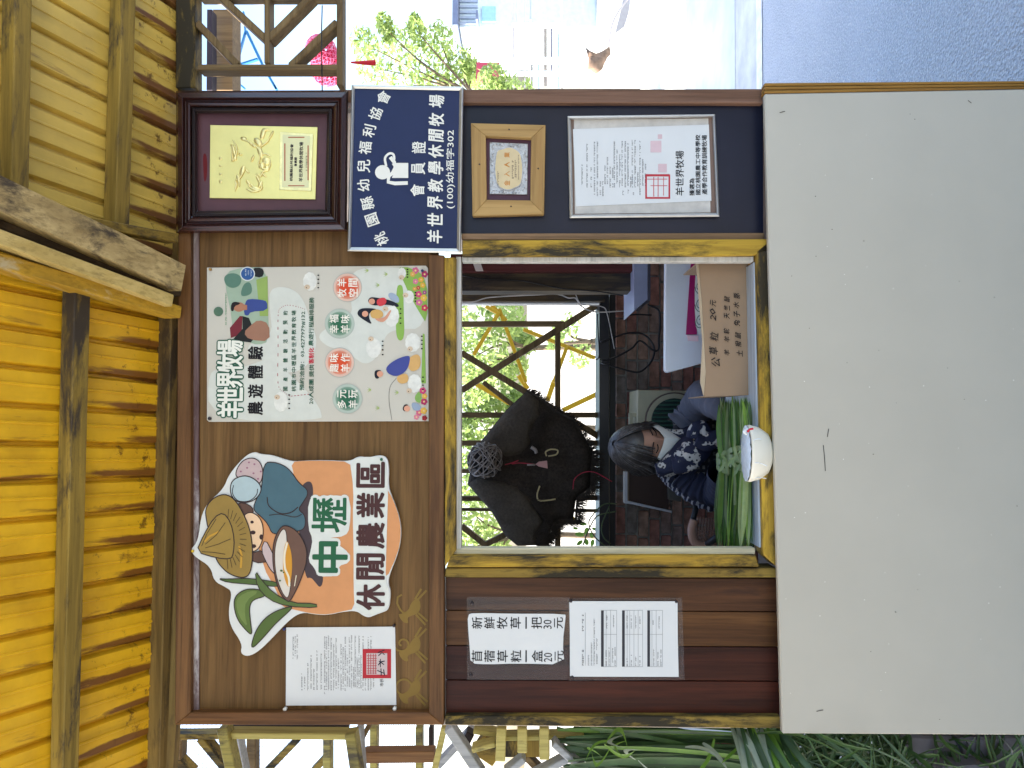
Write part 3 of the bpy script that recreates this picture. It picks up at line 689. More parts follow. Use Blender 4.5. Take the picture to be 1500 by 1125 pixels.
pin(309, 395, plain('pin_amber', (.35, .2, .04), .4), 'amber tack at the top right corner of the farm poster', r=.004, base=-.006, head=.006); pin(308, 613, PK, 'black tack at the top left corner of the farm poster', r=.005, base=-.006, head=.006)
pin(619, 397, PBL, 'dark blue tack at the bottom right corner of the farm poster', r=.004, base=-.006, head=.006); pin(623, 612, plain('pin_red', (.25, .01, .02), .35), 'dark red tack in the flowers at the farm poster bottom left', r=.004, base=-.006, head=.006)
pin(283, 807, plain('pin_yellow', (.6, .4, .02), .35), 'yellow tack at the hat tip of the round sign', r=.004, base=-.02, head=.004)
pin(559, 673, plain('pin_green', (.01, .12, .06), .35), 'green tack at the bottom right corner of the round sign', r=.004, base=-.02, head=.004)

# --- poster
po = thing('farm_poster', 'cream farm poster with green title, four round badges and cartoon sheep', 'poster', W(627, 503, 0))
PB = [(303, 392), (624, 389), (627, 393), (628, 617), (306, 618), (303, 615)]
prism('poster_board', PB, -.006, -.001, plain('cream_poster', (.52, .50, .43), .45, .05, 4), po, .0006)
Q = lambda L: Zc(250, 375, 3.75, L)
Y1 = -.0066
CR2 = flat((200, 204, 196)); 
multi('pale_shape', [chaikin(Q([(205, 620), (300, 640), (430, 600), (545, 560), (600, 580), (640, 640), (700, 690), (790, 790), (830, 860), (828, 905), (210, 905)]), 2),
      chaikin(Q([(540, 190), (600, 165), (680, 185), (730, 240), (760, 330), (800, 440), (800, 500), (770, 580), (700, 640), (560, 640), (500, 560), (430, 560), (420, 480), (560, 440), (545, 300)]), 2),
      chaikin(Q([(800, 440), (860, 500), (960, 520), (1010, 560), (1060, 595), (1110, 580), (1160, 520), (1180, 430), (1250, 400), (1400, 400), (1400, 130), (1300, 62), (1010, 62), (995, 150), (990, 250), (1000, 320), (880, 380)]), 2),
      ], Y1, CR2, po)
Y2 = -.0072
GRN = flat((130, 168, 78)); SHP = plain('sheep_print', (.66, .67, .62), .6, .12, 60)
multi('grass_print', [chaikin(Q([(1240, 62), (1320, 62), (1410, 120), (1410, 380), (1360, 300), (1310, 210), (1280, 140)]), 1), chaikin(Q([(1240, 170), (1260, 155), (1278, 170), (1280, 300), (1285, 440), (1265, 470), (1240, 450), (1236, 350)]), 2), Q([(1385, 425), (1395, 430), (1402, 700), (1376, 700)])], Y2, GRN, po)
# photo-like corner print
multi('photo_print', [chaikin(Q([(300, 90), (400, 62), (530, 62), (535, 300), (540, 470), (480, 490), (420, 470), (330, 440), (340, 350), (300, 170)]), 1)], Y2, flat((150, 170, 150)), po)
multi('tree_print', [chaikin(Q([(290, 110), (340, 90), (390, 110), (385, 160), (340, 180), (300, 160)]), 2), chaikin(Q([(400, 150), (440, 140), (450, 200), (420, 220), (380, 220)]), 2)], Y2-.0004, flat((85, 120, 105)), po)
multi('roof_print', [Q([(325, 395), (330, 450), (390, 430), (395, 330), (380, 330)])], Y2-.0005, flat((110, 38, 48)), po)
multi('shadow_print', [Q([(345, 455), (395, 400), (395, 330), (430, 340), (470, 440), (440, 475), (400, 470)]), chaikin(Q([(450, 65), (500, 64), (515, 90), (500, 120), (450, 110)]), 1)], Y2-.0006, flat((30, 32, 32)), po)
multi('lawn_print', [Q([(470, 130), (532, 110), (536, 330), (490, 330)])], Y2-.0004, flat((140, 165, 90)), po)
multi('cow_print', [chaikin(Q([(440, 380), (480, 350), (540, 370), (545, 470), (430, 460), (400, 420)]), 1)], Y2-.0007, flat((150, 110, 90)), po)
multi('shirt_print', [chaikin(Q([(410, 250), (430, 235), (500, 240), (530, 250), (532, 300), (440, 305), (425, 330), (400, 320)]), 1)], Y2-.0008, flat((55, 72, 135)), po)
multi('face_print', [ell(*Q([(375, 280)])[0], 8.5, 7), Q([(385, 262), (420, 270), (420, 296), (385, 300)])], Y2-.0009, flat((165, 115, 90)), po)
multi('hair_print', [chaikin(Q([(330, 300), (332, 262), (350, 250), (380, 256), (380, 265), (350, 275), (345, 305)]), 1)], Y2-.0010, flat((30, 25, 28)), po)
multi('badge_print', [ell(*Q([(422, 98)])[0], 11, 10.5)], Y2-.0008, flat((205, 210, 208)), po); multi('badge_print', [ell(*Q([(422, 98)])[0], 9.5, 9)], Y2-.0011, flat((45, 85, 140)), po)
dashes([(360, 404, 396, 2.2), (364, 405, 396, 1.8), (368, 405, 396, 1.8)], Y2-.0014, flat((210, 215, 215)), po)
multi('stamp_print', [ell(*Q([(262, 305)])[0], 7, 7)], Y2, flat((80, 110, 90)), po)
text('我國產羊繁殖科技牧場', *Q([(305, 290)])[0], 3.2, Y2-.0003, flat((60, 140, 100)), po, length=44, res=1) if 0 else dashes([(331, 476, 430, 2.6)], Y2-.0003, flat((60, 140, 100)), po)
DG = flat((40, 88, 68)); 
for i, c in enumerate('羊世界牧場'):
    px, py = Q([(322, 830-i*83)])[0]
    py = [600, 579, 556, 533, 510][i]
    text(c, px+1, py, 42, Y2-.0002, DG, po, length=28, thick=3.3)
    text(c, px+1, py, 38.5, Y2-.0010, flat((222, 224, 214)), po, length=24.5, thick=.95)
for i, c in enumerate('農遊體驗'):
    text(c, 374, [598, 573, 545, 517][i], 23, Y2-.0002, BLK, po, length=20, thick=.55)
for s, px, a, b in (('國產羊體驗活動預約', 418, 573, 455), ('桃園市中壢區羊世界教育牧場', 430.5, 573, 455)):
    n = len(s)
    for i, c in enumerate(s): text(c, px, a-3.5-(a-b-7)*i/(n-1), 6.8, Y2-.0002, DG, po, length=6.2 if n < 12 else 7.6, bold=.012, res=1)
text('預約洽詢：03-4277979#132', 443, 514, 7, Y2-.0002, DG, po, length=117, bold=.012, res=1)
text('20人成團 提供', 456, 563, 7.4, Y2-.0002, DG, po, length=58, bold=.012, res=1)
text('客制化', 456, 521, 8, Y2-.0002, flat((190, 35, 60)), po, length=24, bold=.03, res=1)
text('農遊行程編排服務', 456, 471, 7.4, Y2-.0002, DG, po, length=72, bold=.012, res=1)
dl = [Q([(655, 770), (620, 745), (590, 700), (590, 500), (590, 330), (600, 290), (640, 270), (700, 280), (745, 295)])]
pts = [Vector((x, y, 0)) for x, y in dl[0]]; cc = crv(pts, 12); polys = []
for i in range(0, len(cc)-2, 3): polys += strokepoly([(cc[i].x, cc[i].y), (cc[i+1].x, cc[i+1].y)], .9)
polys += sum([strokepoly(Q([(660+i*18, 770-i*2), (670+i*18, 769-i*2)]), .9) for i in range(6)], [])
multi('dashed_border', polys, Y2, flat((165, 60, 75)), po)
def ringc(cx, cy, r, c_in, c_out, s1, s2):
    multi('badge_ring', [ell(cx, cy, r, r, 32)], Y2-.0001, flat((165, 172, 165)), po)
    multi('badge_ring', [ell(cx, cy, r-1, r-1, 32)], Y2-.0003, flat(tuple((a*.3+b*.7) for a, b in zip(c_out, (214, 214, 206))) and tuple(int(a*.35+b*.65) for a, b in zip(c_out, (214, 214, 206)))), po)
    for k in range(6):
        f = k/5; col = tuple(int(a*f+(a*.5+b*.5)*(1-f)) for a, b in zip(c_in, (214, 210, 200)))
        multi('badge_disc', [ell(cx, cy, r*(.80-.07*k), r*(.80-.07*k), 28)], Y2-.0005-.0002*k, flat(col), po)
    for (s, dxx) in ((s1, -8.2), (s2, 8.2)):
        for c, dyy in zip(s, (8, -7)): text(c, cx+dxx, cy+dyy, 13.5, Y2-.0018, flat((232, 228, 216)), po, length=12.5, bold=.02)
ringc(509, 421, 21.5, (205, 70, 38), (205, 110, 80), '牧羊', '空間'); ringc(497.5, 474, 22, (44, 100, 72), (90, 130, 110), '幸福', '羊味')
ringc(497.5, 531, 22, (205, 75, 40), (205, 110, 80), '趣味', '羊作'); ringc(509, 584, 22, (40, 96, 72), (90, 130, 110), '多元', '羊玩')
def psheep(x, y, rx, ry, hx, hy, rot=0):
    rnd = random.Random(int(x*7+y)); polys = []
    for k in range(11):
        a = k/11*6.2832; polys.append(ell(x+rx*.62*math.cos(a), y+ry*.68*math.sin(a), rx*.42, ry*.4, 10))
    multi('sheep_print', polys+[ell(x, y, rx*.8, ry*.8)], Y2-.0004, SHP, po)
    multi('sheep_face_print', [ell(hx, hy, 4.2, 3.6, 12)], Y2-.0012, flat((200, 180, 155)), po)
    multi('hoof_print', [ell(x+rx+2.2, y+dy, 1.5, 1.1, 8) for dy in (-ry*.7, -ry*.25, ry*.2, ry*.7)]+[ell(hx-1, hy+1, .8, .8, 6)], Y2-.0013, BLK, po)
for a in [(*Q([(605, 800)])[0], 10, 14, *Q([(585, 775)])[0]), (*Q([(765, 140)])[0], 10, 13, *Q([(750, 170)])[0]), (*Q([(1115, 505)])[0], 11, 14, *Q([(1100, 455)])[0]), (*Q([(1330, 475)])[0], 11, 13, *Q([(1315, 510)])[0]),
          (*Q([(1215, 330)])[0], 10.5, 15, *Q([(1180, 290)])[0]), (*Q([(1340, 700)])[0], 10, 13, *Q([(1310, 740)])[0]), (*Q([(1270, 95)])[0], 6, 8, *Q([(1268, 118)])[0]), (*Q([(1310, 225)])[0], 7, 9, *Q([(1290, 215)])[0])]: psheep(*a)
fl = [(1345, 80, 5, (190, 95, 130)), (1345, 140, 4, (200, 110, 145)), (1362, 210, 5, (195, 70, 110)), (1365, 255, 5, (190, 100, 140)), (1395, 100, 5, (160, 45, 90)), (1385, 160, 4, (210, 165, 60)), (1390, 230, 5, (215, 175, 70)), (1395, 285, 5, (185, 50, 80)), (1375, 130, 4, (215, 160, 60)),
      (1360, 175, 3, (175, 60, 60)), (1400, 200, 3, (150, 60, 130)), (1385, 740, 5, (190, 60, 110)), (1392, 800, 5, (165, 40, 90)), (1365, 860, 5, (190, 90, 120)), (1390, 850, 5, (210, 165, 70)), (1398, 890, 4, (150, 30, 40)), (1395, 770, 4, (215, 170, 70)), (1350, 885, 4, (200, 120, 140)), (1330, 100, 4, (205, 160, 80)), (1340, 180, 3, (200, 150, 70))]
fls = {}
for i, (x, y, r, c) in enumerate(fl):
    px, py = Q([(x, y)])[0]; px = min(px, 622)
    multi('flower_print', [ell(px+r*.55*math.cos(k*1.2566), py+r*.55*math.sin(k*1.2566), r*.5, r*.5, 8) for k in range(5)], Y2-.0006-.0001*(i % 3), flat(c), po)
    multi('flower_print', [ell(px, py, r*.3, r*.3, 8)], Y2-.0012, flat((220, 190, 130)), po)
SK = flat((205, 150, 125)); HR = flat((24, 26, 40))
def cart(head, hair, body, bodyc, extra=()):
    multi('hair_print', [chaikin(Q(hair), 2)], Y2-.0005, HR, po)
    for e, c in extra: multi('figure_print', [chaikin(Q(e), 2)], Y2-.0007, flat(c), po)
    multi('figure_print', [chaikin(Q(body), 2)], Y2-.0009, flat(bodyc), po)
    multi('face_print', [ell(*Q([head])[0], 4.6, 4.4, 14)], Y2-.0014, SK, po)
cart((1068, 318), [(1022, 320), (1035, 290), (1080, 285), (1130, 290), (1130, 300), (1090, 310), (1090, 345), (1110, 380), (1050, 345)], [(1100, 300), (1140, 290), (1170, 310), (1165, 340), (1110, 345), (1095, 325)], (200, 160, 95), [([(1120, 350), (1175, 370), (1215, 300), (1205, 295), (1170, 345), (1130, 335)], (200, 145, 120))])
cart((1105, 250), [(1080, 250), (1095, 225), (1130, 228), (1200, 240), (1255, 265), (1250, 285), (1190, 265), (1110, 275)], [(1135, 235), (1180, 225), (1188, 260), (1150, 280), (1130, 262)], (195, 60, 68), [([(1190, 210), (1215, 198), (1255, 225), (1255, 262), (1210, 245)], (150, 165, 185))])
cart((1150, 648), [(1118, 650), (1122, 628), (1150, 625), (1160, 635), (1135, 645), (1148, 672), (1125, 675)], [(1180, 610), (1240, 565), (1305, 545), (1318, 560), (1300, 630), (1240, 665), (1190, 645)], (62, 72, 140), [([(1300, 560), (1370, 530), (1375, 620), (1310, 640)], (200, 160, 100)), ([(1240, 660), (1300, 640), (1310, 690), (1270, 705), (1245, 690)], (200, 160, 100))])
cart((1298, 838), [(1273, 835), (1285, 815), (1305, 815), (1300, 830), (1290, 855), (1278, 850)], [(1320, 800), (1375, 815), (1375, 850), (1330, 850)], (140, 155, 175), [([(1340, 770), (1365, 740), (1380, 760), (1375, 810), (1345, 800)], (125, 165, 85))])
multi('line_print', strokepoly([(p.x, p.y) for p in crv([Vector((*p, 0)) for p in Q([(1240, 670), (1205, 720), (1200, 800), (1215, 900)])], 5)], .5), Y2-.0003, INK, po)
tuf = []
for (x, y) in ((1075, 80), (1135, 160), (1090, 735), (1135, 835), (1240, 750), (1180, 100)):
    px, py = Q([(x, y)])[0]
    for a in (-.7, 0, .7): tuf.append([(px+3, py+1), (px+3, py-1), (px-4*math.cos(a), py+6*math.sin(a))])
multi('tuft_print', tuf, Y2-.0003, flat((160, 180, 110)), po, kind='stuff')

# --- round area sign (cut-out board)
sg = thing('cutout_sign', 'orange and white cut-out sign with brown letters, hat, bowl and tea leaves artwork', 'sign', W(585, 790, 0))
V1 = lambda L: Zc(250, 640, 3.75, L)
V3 = lambda L: Zc(0, 750, 3, L)
outl = V1([(110, 620), (150, 570), (165, 440), (200, 365), (290, 285), (320, 205), (400, 112), (455, 80), (490, 95), (560, 100), (660, 137), (740, 130), (860, 128), (985, 135), (1030, 105), (1080, 115), (1140, 100), (1185, 108), (1200, 160), (1195, 280), (1225, 350), (1260, 450), (1268, 540), (1250, 640), (1200, 760), (1195, 810), (1210, 850), (1200, 950), (1160, 965), (1120, 980), (1090, 993), (1060, 985), (1020, 955), (950, 960), (870, 978), (800, 977), (720, 962)]) \
    + V3([(1270, 475), (1200, 550), (1140, 610), (1090, 637), (1055, 622), (1065, 580), (1010, 500), (1003, 430), (1020, 350), (990, 330), (940, 305), (925, 240), (860, 200), (838, 172)])
outl = chaikin(outl, 2)
SW = plain('sign_board_white', (.64, .66, .64), .4, .04, 6)
prism('sign_board', outl, -.020, -.010, SW, sg, .0008)
YS = -.0208
def lay(name, poly, lvl, col, sm=2, outline=None, ow=1.5):
    p = chaikin(poly, sm) if sm else poly
    multi(name, [p], YS-.0004*lvl, flat(col), sg)
    if outline: multi('ink_line', closed_stroke(p, ow), YS-.0004*lvl-.0002, flat(outline), sg)
lay('orange_field', V1([(660, 137), (740, 131), (860, 130), (985, 137), (992, 200), (1180, 270), (1225, 350), (1258, 450), (1265, 540), (1248, 640), (1180, 790), (1010, 820), (1010, 945), (950, 957), (870, 975), (800, 974), (720, 959), (600, 930), (600, 880), (500, 700), (460, 480), (520, 300), (680, 220)]), 0, (201, 142, 95), 1)
DK = (52, 40, 40)
lay('shadow_shape', V1([(700, 300), (740, 245), (775, 245), (785, 300), (775, 360), (800, 520), (840, 640), (835, 740), (838, 800), (820, 830), (795, 800), (770, 770), (740, 780), (700, 500)]), 1, (70, 58, 62), 2)
# leaves
lay('leaf_print', V3([(955, 292), (1000, 295), (1100, 290), (1230, 310), (1235, 330), (1100, 318), (1000, 310)]), 2, (76, 98, 52), 1, DK, 1.2)
lay('leaf_print', V3([(1120, 255), (1150, 300), (1200, 355), (1280, 400), (1390, 402), (1395, 422), (1260, 415), (1180, 385), (1130, 330)]), 4, (84, 105, 56), 1, DK, 1.2)
lay('leaf_print', V3([(1025, 400), (1040, 360), (1090, 335), (1160, 345), (1170, 370), (1110, 385), (1095, 420), (1100, 480), (1110, 545), (1080, 520), (1040, 470)]), 2, (88, 108, 55), 2, DK, 1.4)
lay('leaf_print', V3([(1100, 610), (1115, 540), (1150, 480), (1200, 440), (1270, 415), (1290, 420), (1210, 490), (1160, 550)]), 3, (80, 100, 50), 2, DK, 1.4)
lay('leaf_print', V3([(1035, 400), (1050, 370), (1100, 345), (1140, 350), (1080, 390), (1075, 450), (1090, 510), (1050, 460)]), 3, (108, 128, 70), 1)
# kerchief, body
lay('kerchief_print', V1([(355, 215), (365, 170), (400, 125), (455, 112), (495, 140), (510, 200), (490, 265), (450, 240), (420, 215), (380, 225)]), 2, (185, 165, 165), 2, DK, 1.4)
multi('dot_print', [ell(*V1([p])[0], 1.6, 1.4, 8) for p in ((385, 190), (420, 170), (460, 150), (495, 190), (455, 200), (480, 230), (430, 140))], YS-.0013, flat((150, 105, 125)), sg)
lay('jacket_print', V1([(510, 140), (570, 138), (630, 160), (670, 200), (700, 250), (765, 300), (720, 370), (700, 400), (740, 430), (740, 500), (700, 520), (640, 520), (560, 540), (535, 480), (500, 440), (450, 400), (470, 340), (500, 290)]), 2, (70, 100, 112), 2, DK, 1.4)
multi('ink_line', strokepoly([(p.x, p.y) for p in crv([Vector((*p, 0)) for p in V1([(530, 330), (540, 380), (600, 420), (660, 415), (700, 385)])], 5)], 1.4)+strokepoly([(p.x, p.y) for p in crv([Vector((*p, 0)) for p in V1([(540, 430), (600, 425), (680, 440), (720, 425)])], 5)], 1.1), YS-.0016, flat(DK), sg)
lay('sleeve_print', V1([(325, 280), (340, 235), (400, 210), (455, 225), (500, 270), (490, 320), (440, 360), (370, 360), (335, 330)]), 4, (165, 185, 190), 2, DK, 1.5)
multi('ink_line', strokepoly([(p.x, p.y) for p in crv([Vector((*p, 0)) for p in V1([(345, 265), (340, 310), (370, 350), (430, 352), (470, 320), (478, 285)])], 5)], 1.2), YS-.0020, flat(DK), sg)
# hair, face
lay('hair_print', V1([(350, 370), (400, 360), (450, 385), (455, 420), (400, 470), (440, 640), (510, 620), (540, 685), (460, 695), (420, 640)]), 3, (92, 68, 58), 1, DK, 1.2)
lay('face_print', V1([(400, 430), (440, 410), (490, 440), (510, 500), (505, 570), (480, 620), (440, 635), (410, 560), (395, 480)]), 5, (222, 190, 155), 2, DK, 1.4)
multi('dot_print', [ell(*V1([(447, 468)])[0], 2.6, 2.2, 10), ell(*V1([(498, 550)])[0], 3, 4, 10), ell(*V1([(452, 525)])[0], 4, 3, 10), ell(*V1([(455, 600)])[0], 4, 3, 10)], YS-.0026, flat((60, 40, 40)), sg)
lay('hand_print', V1([(495, 620), (520, 560), (560, 640), (620, 750), (600, 775), (560, 745), (530, 700)]), 5, (190, 172, 172), 1, DK, 1.2)
# bowl
lay('bowl_print', V1([(600, 495), (640, 485), (700, 520), (745, 600), (750, 680), (710, 800), (660, 900), (640, 905), (600, 860), (575, 780), (560, 690), (562, 580)]), 6, (104, 78, 66), 2, DK, 1.5)
lay('bowl_inside_print', V1([(610, 505), (635, 510), (640, 600), (665, 700), (660, 820), (645, 890), (620, 870), (590, 800), (572, 720), (572, 590)]), 7, (205, 200, 190), 2, DK, 1.0)
lay('tea_print', V1([(640, 560), (665, 640), (668, 730), (655, 825), (640, 820), (620, 760), (615, 690), (622, 610)]), 8, (200, 142, 48), 2)
multi('highlight_print', strokepoly([(p.x, p.y) for p in crv([Vector((*p, 0)) for p in V1([(640, 580), (625, 650), (628, 720), (648, 770), (652, 820)])], 5)], 3)+strokepoly(V1([(690, 760), (680, 820)]), 1.2), YS-.0036, flat((222, 214, 190)), sg)
multi('herb_print', [ell(*V1([(608, 735)])[0], 2.2, 1.6, 7), ell(*V1([(600, 790)])[0], 1.8, 1.4, 7), ell(*V1([(620, 745)])[0], 1.3, 1.2, 7)], YS-.0038, flat((70, 95, 45)), sg)
# hat
HT = (143, 118, 60)
lay('hat_brim_print', V1([(190, 440), (195, 380), (240, 330), (300, 312), (350, 340), (400, 420), (440, 520), (452, 640), (440, 750), (400, 778), (320, 755), (265, 700), (245, 660)]), 8, HT, 2, DK, 1.6)
lay('hat_crown_print', V1([(140, 632), (180, 540), (240, 440), (290, 415), (330, 470), (350, 560), (345, 640), (330, 672), (250, 665)]), 9, (150, 124, 62), 1, DK, 1.5)
hl = []
for k in range(15):
    a = -1.45+k*.21; cx, cy = 305, 560
    hl += strokepoly(V1([(cx+75*math.cos(a), cy+115*math.sin(a)), (cx+112*math.cos(a), cy+165*math.sin(a))]), .9)
for pts in ([(250, 450), (200, 530), (170, 600)], [(300, 470), (250, 540), (190, 590)], [(330, 560), (260, 590), (190, 610)], [(300, 645), (240, 635), (170, 630)]): hl += strokepoly(V1(pts), 1.0)
multi('ink_line', hl, YS-.0042, flat((75, 60, 38)), sg)
multi('hat_band_print', strokepoly(V1([(375, 600), (390, 650), (385, 720)]), 3)+strokepoly(V1([(265, 520), (215, 545), (185, 575)]), 2.5), YS-.0041, flat((190, 145, 55)), sg)
# letters
LG = (35, 92, 62); LB = (70, 42, 42)
for c, (x, y), h, l in (('中', (875, 660), 54, 49), ('壢', (872, 430), 54, 54)):
    px, py = V1([(x, y)])[0]
    text(c, px, py, h+5, YS-.0012, flat((208, 212, 206)), sg, length=l+6, thick=5, name='letter_backing'); text(c, px, py, h-2, YS-.0018, flat(LG), sg, length=l-3, thick=1.9 if c == '中' else 1.0)
multi('letter_backing', [chaikin(V1([(755, 350), (800, 325), (950, 320), (990, 350), (985, 500), (960, 545), (870, 555), (850, 570), (900, 575), (985, 640), (985, 690), (920, 710), (910, 765), (810, 768), (790, 720), (755, 680), (770, 620), (780, 560), (755, 500)]), 1)], YS-.0011, flat((208, 212, 206)), sg)
multi('letter_backing', [chaikin(V1([(985, 135), (1030, 110), (1180, 110), (1195, 280), (1190, 440), (1185, 600), (1180, 790), (1205, 860), (1195, 945), (1090, 985), (1010, 940), (1005, 830), (1005, 620), (1000, 440), (1005, 290)]), 1)], YS-.0010, flat((208, 212, 206)), sg)
for c, y, in zip('休閒農業區', (880, 712, 542, 375, 208)):
    px, py = V1([(1098, y)])[0]
    text(c, px, py, 42, YS-.0019, flat(LB), sg, length=38, thick=1.3)

# --- goat decals
GD = flat((125, 100, 45))
G4 = lambda L: Zc(400, 800, 3.4625, L)
def goat(dy, sw, label):
    g = thing('goat_decal', label, 'decal', W(620, 985-dy, 0), 'goat decals below the notice')
    D = lambda L: [(x, y-dy) for x, y in Zc(410, 910, 6.52, L)]
    body = D([(1185, 690), (1230, 660), (1250, 600), (1290, 560), (1320, 545), (1345, 600), (1340, 660), (1310, 700), (1260, 715), (1215, 735), (1230, 790), (1190, 785), (1155, 755), (1130, 700), (1150, 700)])
    multi('body_shape', [chaikin(body, 2)], -.0012, GD, g)
    legs = []
    for L in ([(1320, 690), (1410, 770)], [(1300, 705), (1390, 805)], [(1320, 560), (1400, 475)], [(1290, 560), (1350, 460)]): legs += strokepoly(D(L), 3)
    for l_ in legs: multi('leg_shape', [l_], -.0014, GD, g)
    if sw == 0: hn = [(math.cos(a)*75*math.cos(0)+1185, math.sin(a)*75+630) for a in [x*.35 for x in range(3, 18)]]
    elif sw == 1: hn = [(1170+(20+a*9)*math.cos(a*1.0+2), 620+(18+a*9)*math.sin(a*1.0+2)) for a in [x*.5 for x in range(0, 15)]]
    else: hn = [(1190, 700), (1150, 660), (1120, 600), (1125, 540), (1165, 515)]
    multi('horn_shape', strokepoly(D(hn), 2.8), -.0016, GD, g)
goat(0, 0, 'leftmost gold goat decal with a full ring horn'); goat(62, 1, 'middle gold goat decal with a spiral horn'); goat(118, 2, 'rightmost gold goat decal with an open curved horn')

# ================================================================== INTERIOR
YBK = 1.62
# back lattice (seen through the window)
bl = thing('back_lattice', 'dark wooden lattice opening at the back of the booth above the brick wall', 'lattice', W(880, 590, YBK))
for (a, b, wd, m) in [((668, 475), (826, 474.5), 8, LATZ), ((884, 441), (676, 572), 9, LAT), ((676, 517), (886, 645), 9, LAT), ((817, 474), (817, 805), 8, LAT),
                      ((676, 608), (884, 608), 8, LATZ), ((676, 649), (884, 649), 8, LATZ), ((676, 690), (884, 688), 6, LATZ), ((676, 730), (884, 729), 7, LATZ), ((676, 746), (884, 748), 4, LATZ),
                      ((676, 770), (710, 797), 8, LAT), ((708, 799), (745, 780), 8, LAT), ((886, 686), (830, 720), 8, LAT), ((708, 560), (760, 600), 7, LAT)]:
    pbeam('lattice_bar', a, b, wd, YBK+random.uniform(-.012, .012), .035, m, bl)
rail = tag(prism('back_rail', rect(878, 430, 892, 830), 1.50, 1.70, plain('black_steel', (.014, .014, .018), .35)), 'black steel rail along the top of the brick wall', 'rail')
tag(prism('rail_board', rect(893, 420, 902, 830), 1.56, 1.70, plain('black_board', (.02, .018, .018), .5)), 'dark board under the black back rail', 'board')
rp = thing('corner_posts', 'dark worn posts and maroon strip standing behind the right window reveal', 'posts', W(950, 410, 1.0))
prism('maroon_strip', rect(660, 372, 940, 397), .9, .95, wood('maroon_strip', (.13, .04, .04), (.07, .02, .02), 'Z', .5), rp)
prism('worn_post', rect(660, 398, 940, 426), .95, 1.05, wood('worn_post', (.16, .12, .07), (.05, .04, .03), 'Z', .7, (.035, .03, .03), 1.3, .45, .55), rp)
prism('thin_post', rect(655, 430, 886, 441), 1.45, 1.52, wood('thin_post', (.14, .1, .05), (.06, .04, .02), 'Z', .7, (.03, .03, .03), 1.2, .5, .6), rp)
prism('white_edge', rect(655, 427, 845, 429.5), 1.3, 1.34, WHITEP, rp)
prism('white_edge', rect(655, 441.5, 880, 445), 1.50, 1.56, WHITEP, rp)
tag(prism('tape_piece', [(693, 386), (704, 385), (708, 397), (697, 397)], .88, .885, plain('tape_white', (.6, .55, .52), .5)), 'small torn white label on the maroon strip', 'label')
# brick wall
bw = thing('brick_wall', 'low wall of dull red and brown bricks under the back lattice', 'brick wall', Vector((0, 1.75, 0)))
zt = W(900, 600, 1.7).z; bmats = [plain('brick_%d' % i, c, .85, .35, 30, bmp=.6, bscale=70) for i, c in enumerate([(.40, .22, .16), (.32, .22, .18), (.45, .29, .22), (.30, .25, .22), (.38, .18, .14)])]
box('mortar', -.865, .865, 1.735, 1.85, .02, zt, plain('mortar', (.40, .38, .34), .9, .25, 20, bmp=.6, bscale=60), bw, 0)
bmesh_cache = {}
rows = int((zt-.35)/.056); rb = random.Random(3)
for r in range(rows):
    z = zt-.056*(r+1); x = -.86+(r % 2)*.06
    while x < .72:
        wd = rb.choice((.135, .135, .075, .15)); key = (wd, rb.randrange(2))
        if key not in bmesh_cache:
            v, f = boxv(-wd/2+.005, wd/2-.005, -.014, .03, 0, .047)
            v = [(a+rb.uniform(-.0015, .0015), b+rb.uniform(-.003, .003), c+rb.uniform(-.0015, .0015)) for a, b, c in v]
            me = bpy.data.meshes.new('brick'); me.from_pydata(v, [], f)
            bm = bmesh.new(); bm.from_mesh(me); bmesh.ops.bevel(bm, geom=bm.edges[:], offset=.003, segments=1, affect='EDGES'); bm.to_mesh(me); bm.free()
            me.materials.append(bmats[0]); bmesh_cache[key] = me
        ob = bpy.data.objects.new('brick', bmesh_cache[key]); COL.objects.link(ob); ob.parent = bw
        ob.location = Vector((x+wd/2, 1.73+rb.uniform(-.004, .004), z))-bw.location
        if ob.material_slots: ob.material_slots[0].link = 'OBJECT'; ob.material_slots[0].material = rb.choice(bmats)
        x += wd
# interior floor and side boards
tag(box('interior_side_wall', -.85, -.83, .06, 1.9, 0, 2.5, plain('inner_board', (.42, .36, .3), .8)), 'dark inner side wall at the booth left', 'wall')
tag(box('interior_side_wall', .86, .88, .06, 1.9, 0, 2.5, plain('inner_board', (.42, .36, .3), .8)), 'dark inner side wall at the booth right', 'wall')
mk('interior_floor', [(-.87, .05, .01), (.87, .05, .01), (.87, 1.85, .01), (-.87, 1.85, .01)], [[0, 1, 2, 3]], plain('inner_floor', (.25, .23, .21), .8), kind='structure')
for yy_ in (.75, 1.35): tag(box('roof_joist', -.83, .86, yy_, yy_+.05, 2.30, 2.37, YD_X), 'yellow joist spanning the open booth top, %s' % ('nearer the window' if yy_ < 1 else 'nearer the back lattice'), 'joist')

# shelf board right
sh = thing('shelf_board', 'grey-blue shelf board sticking in from the right above the foam box', 'shelf', W(945, 420, 1.0))
prism('shelf_top', [(929, 455), (929, 370), (949, 370), (949, 438)], .85, 1.15, plain('shelf_blue', (.26, .29, .42), .3), sh)
prism('shelf_edge', [(949, 440), (949, 370), (953, 370), (953, 440)], .84, 1.15, plain('shelf_edge', (.05, .05, .07), .4), sh)
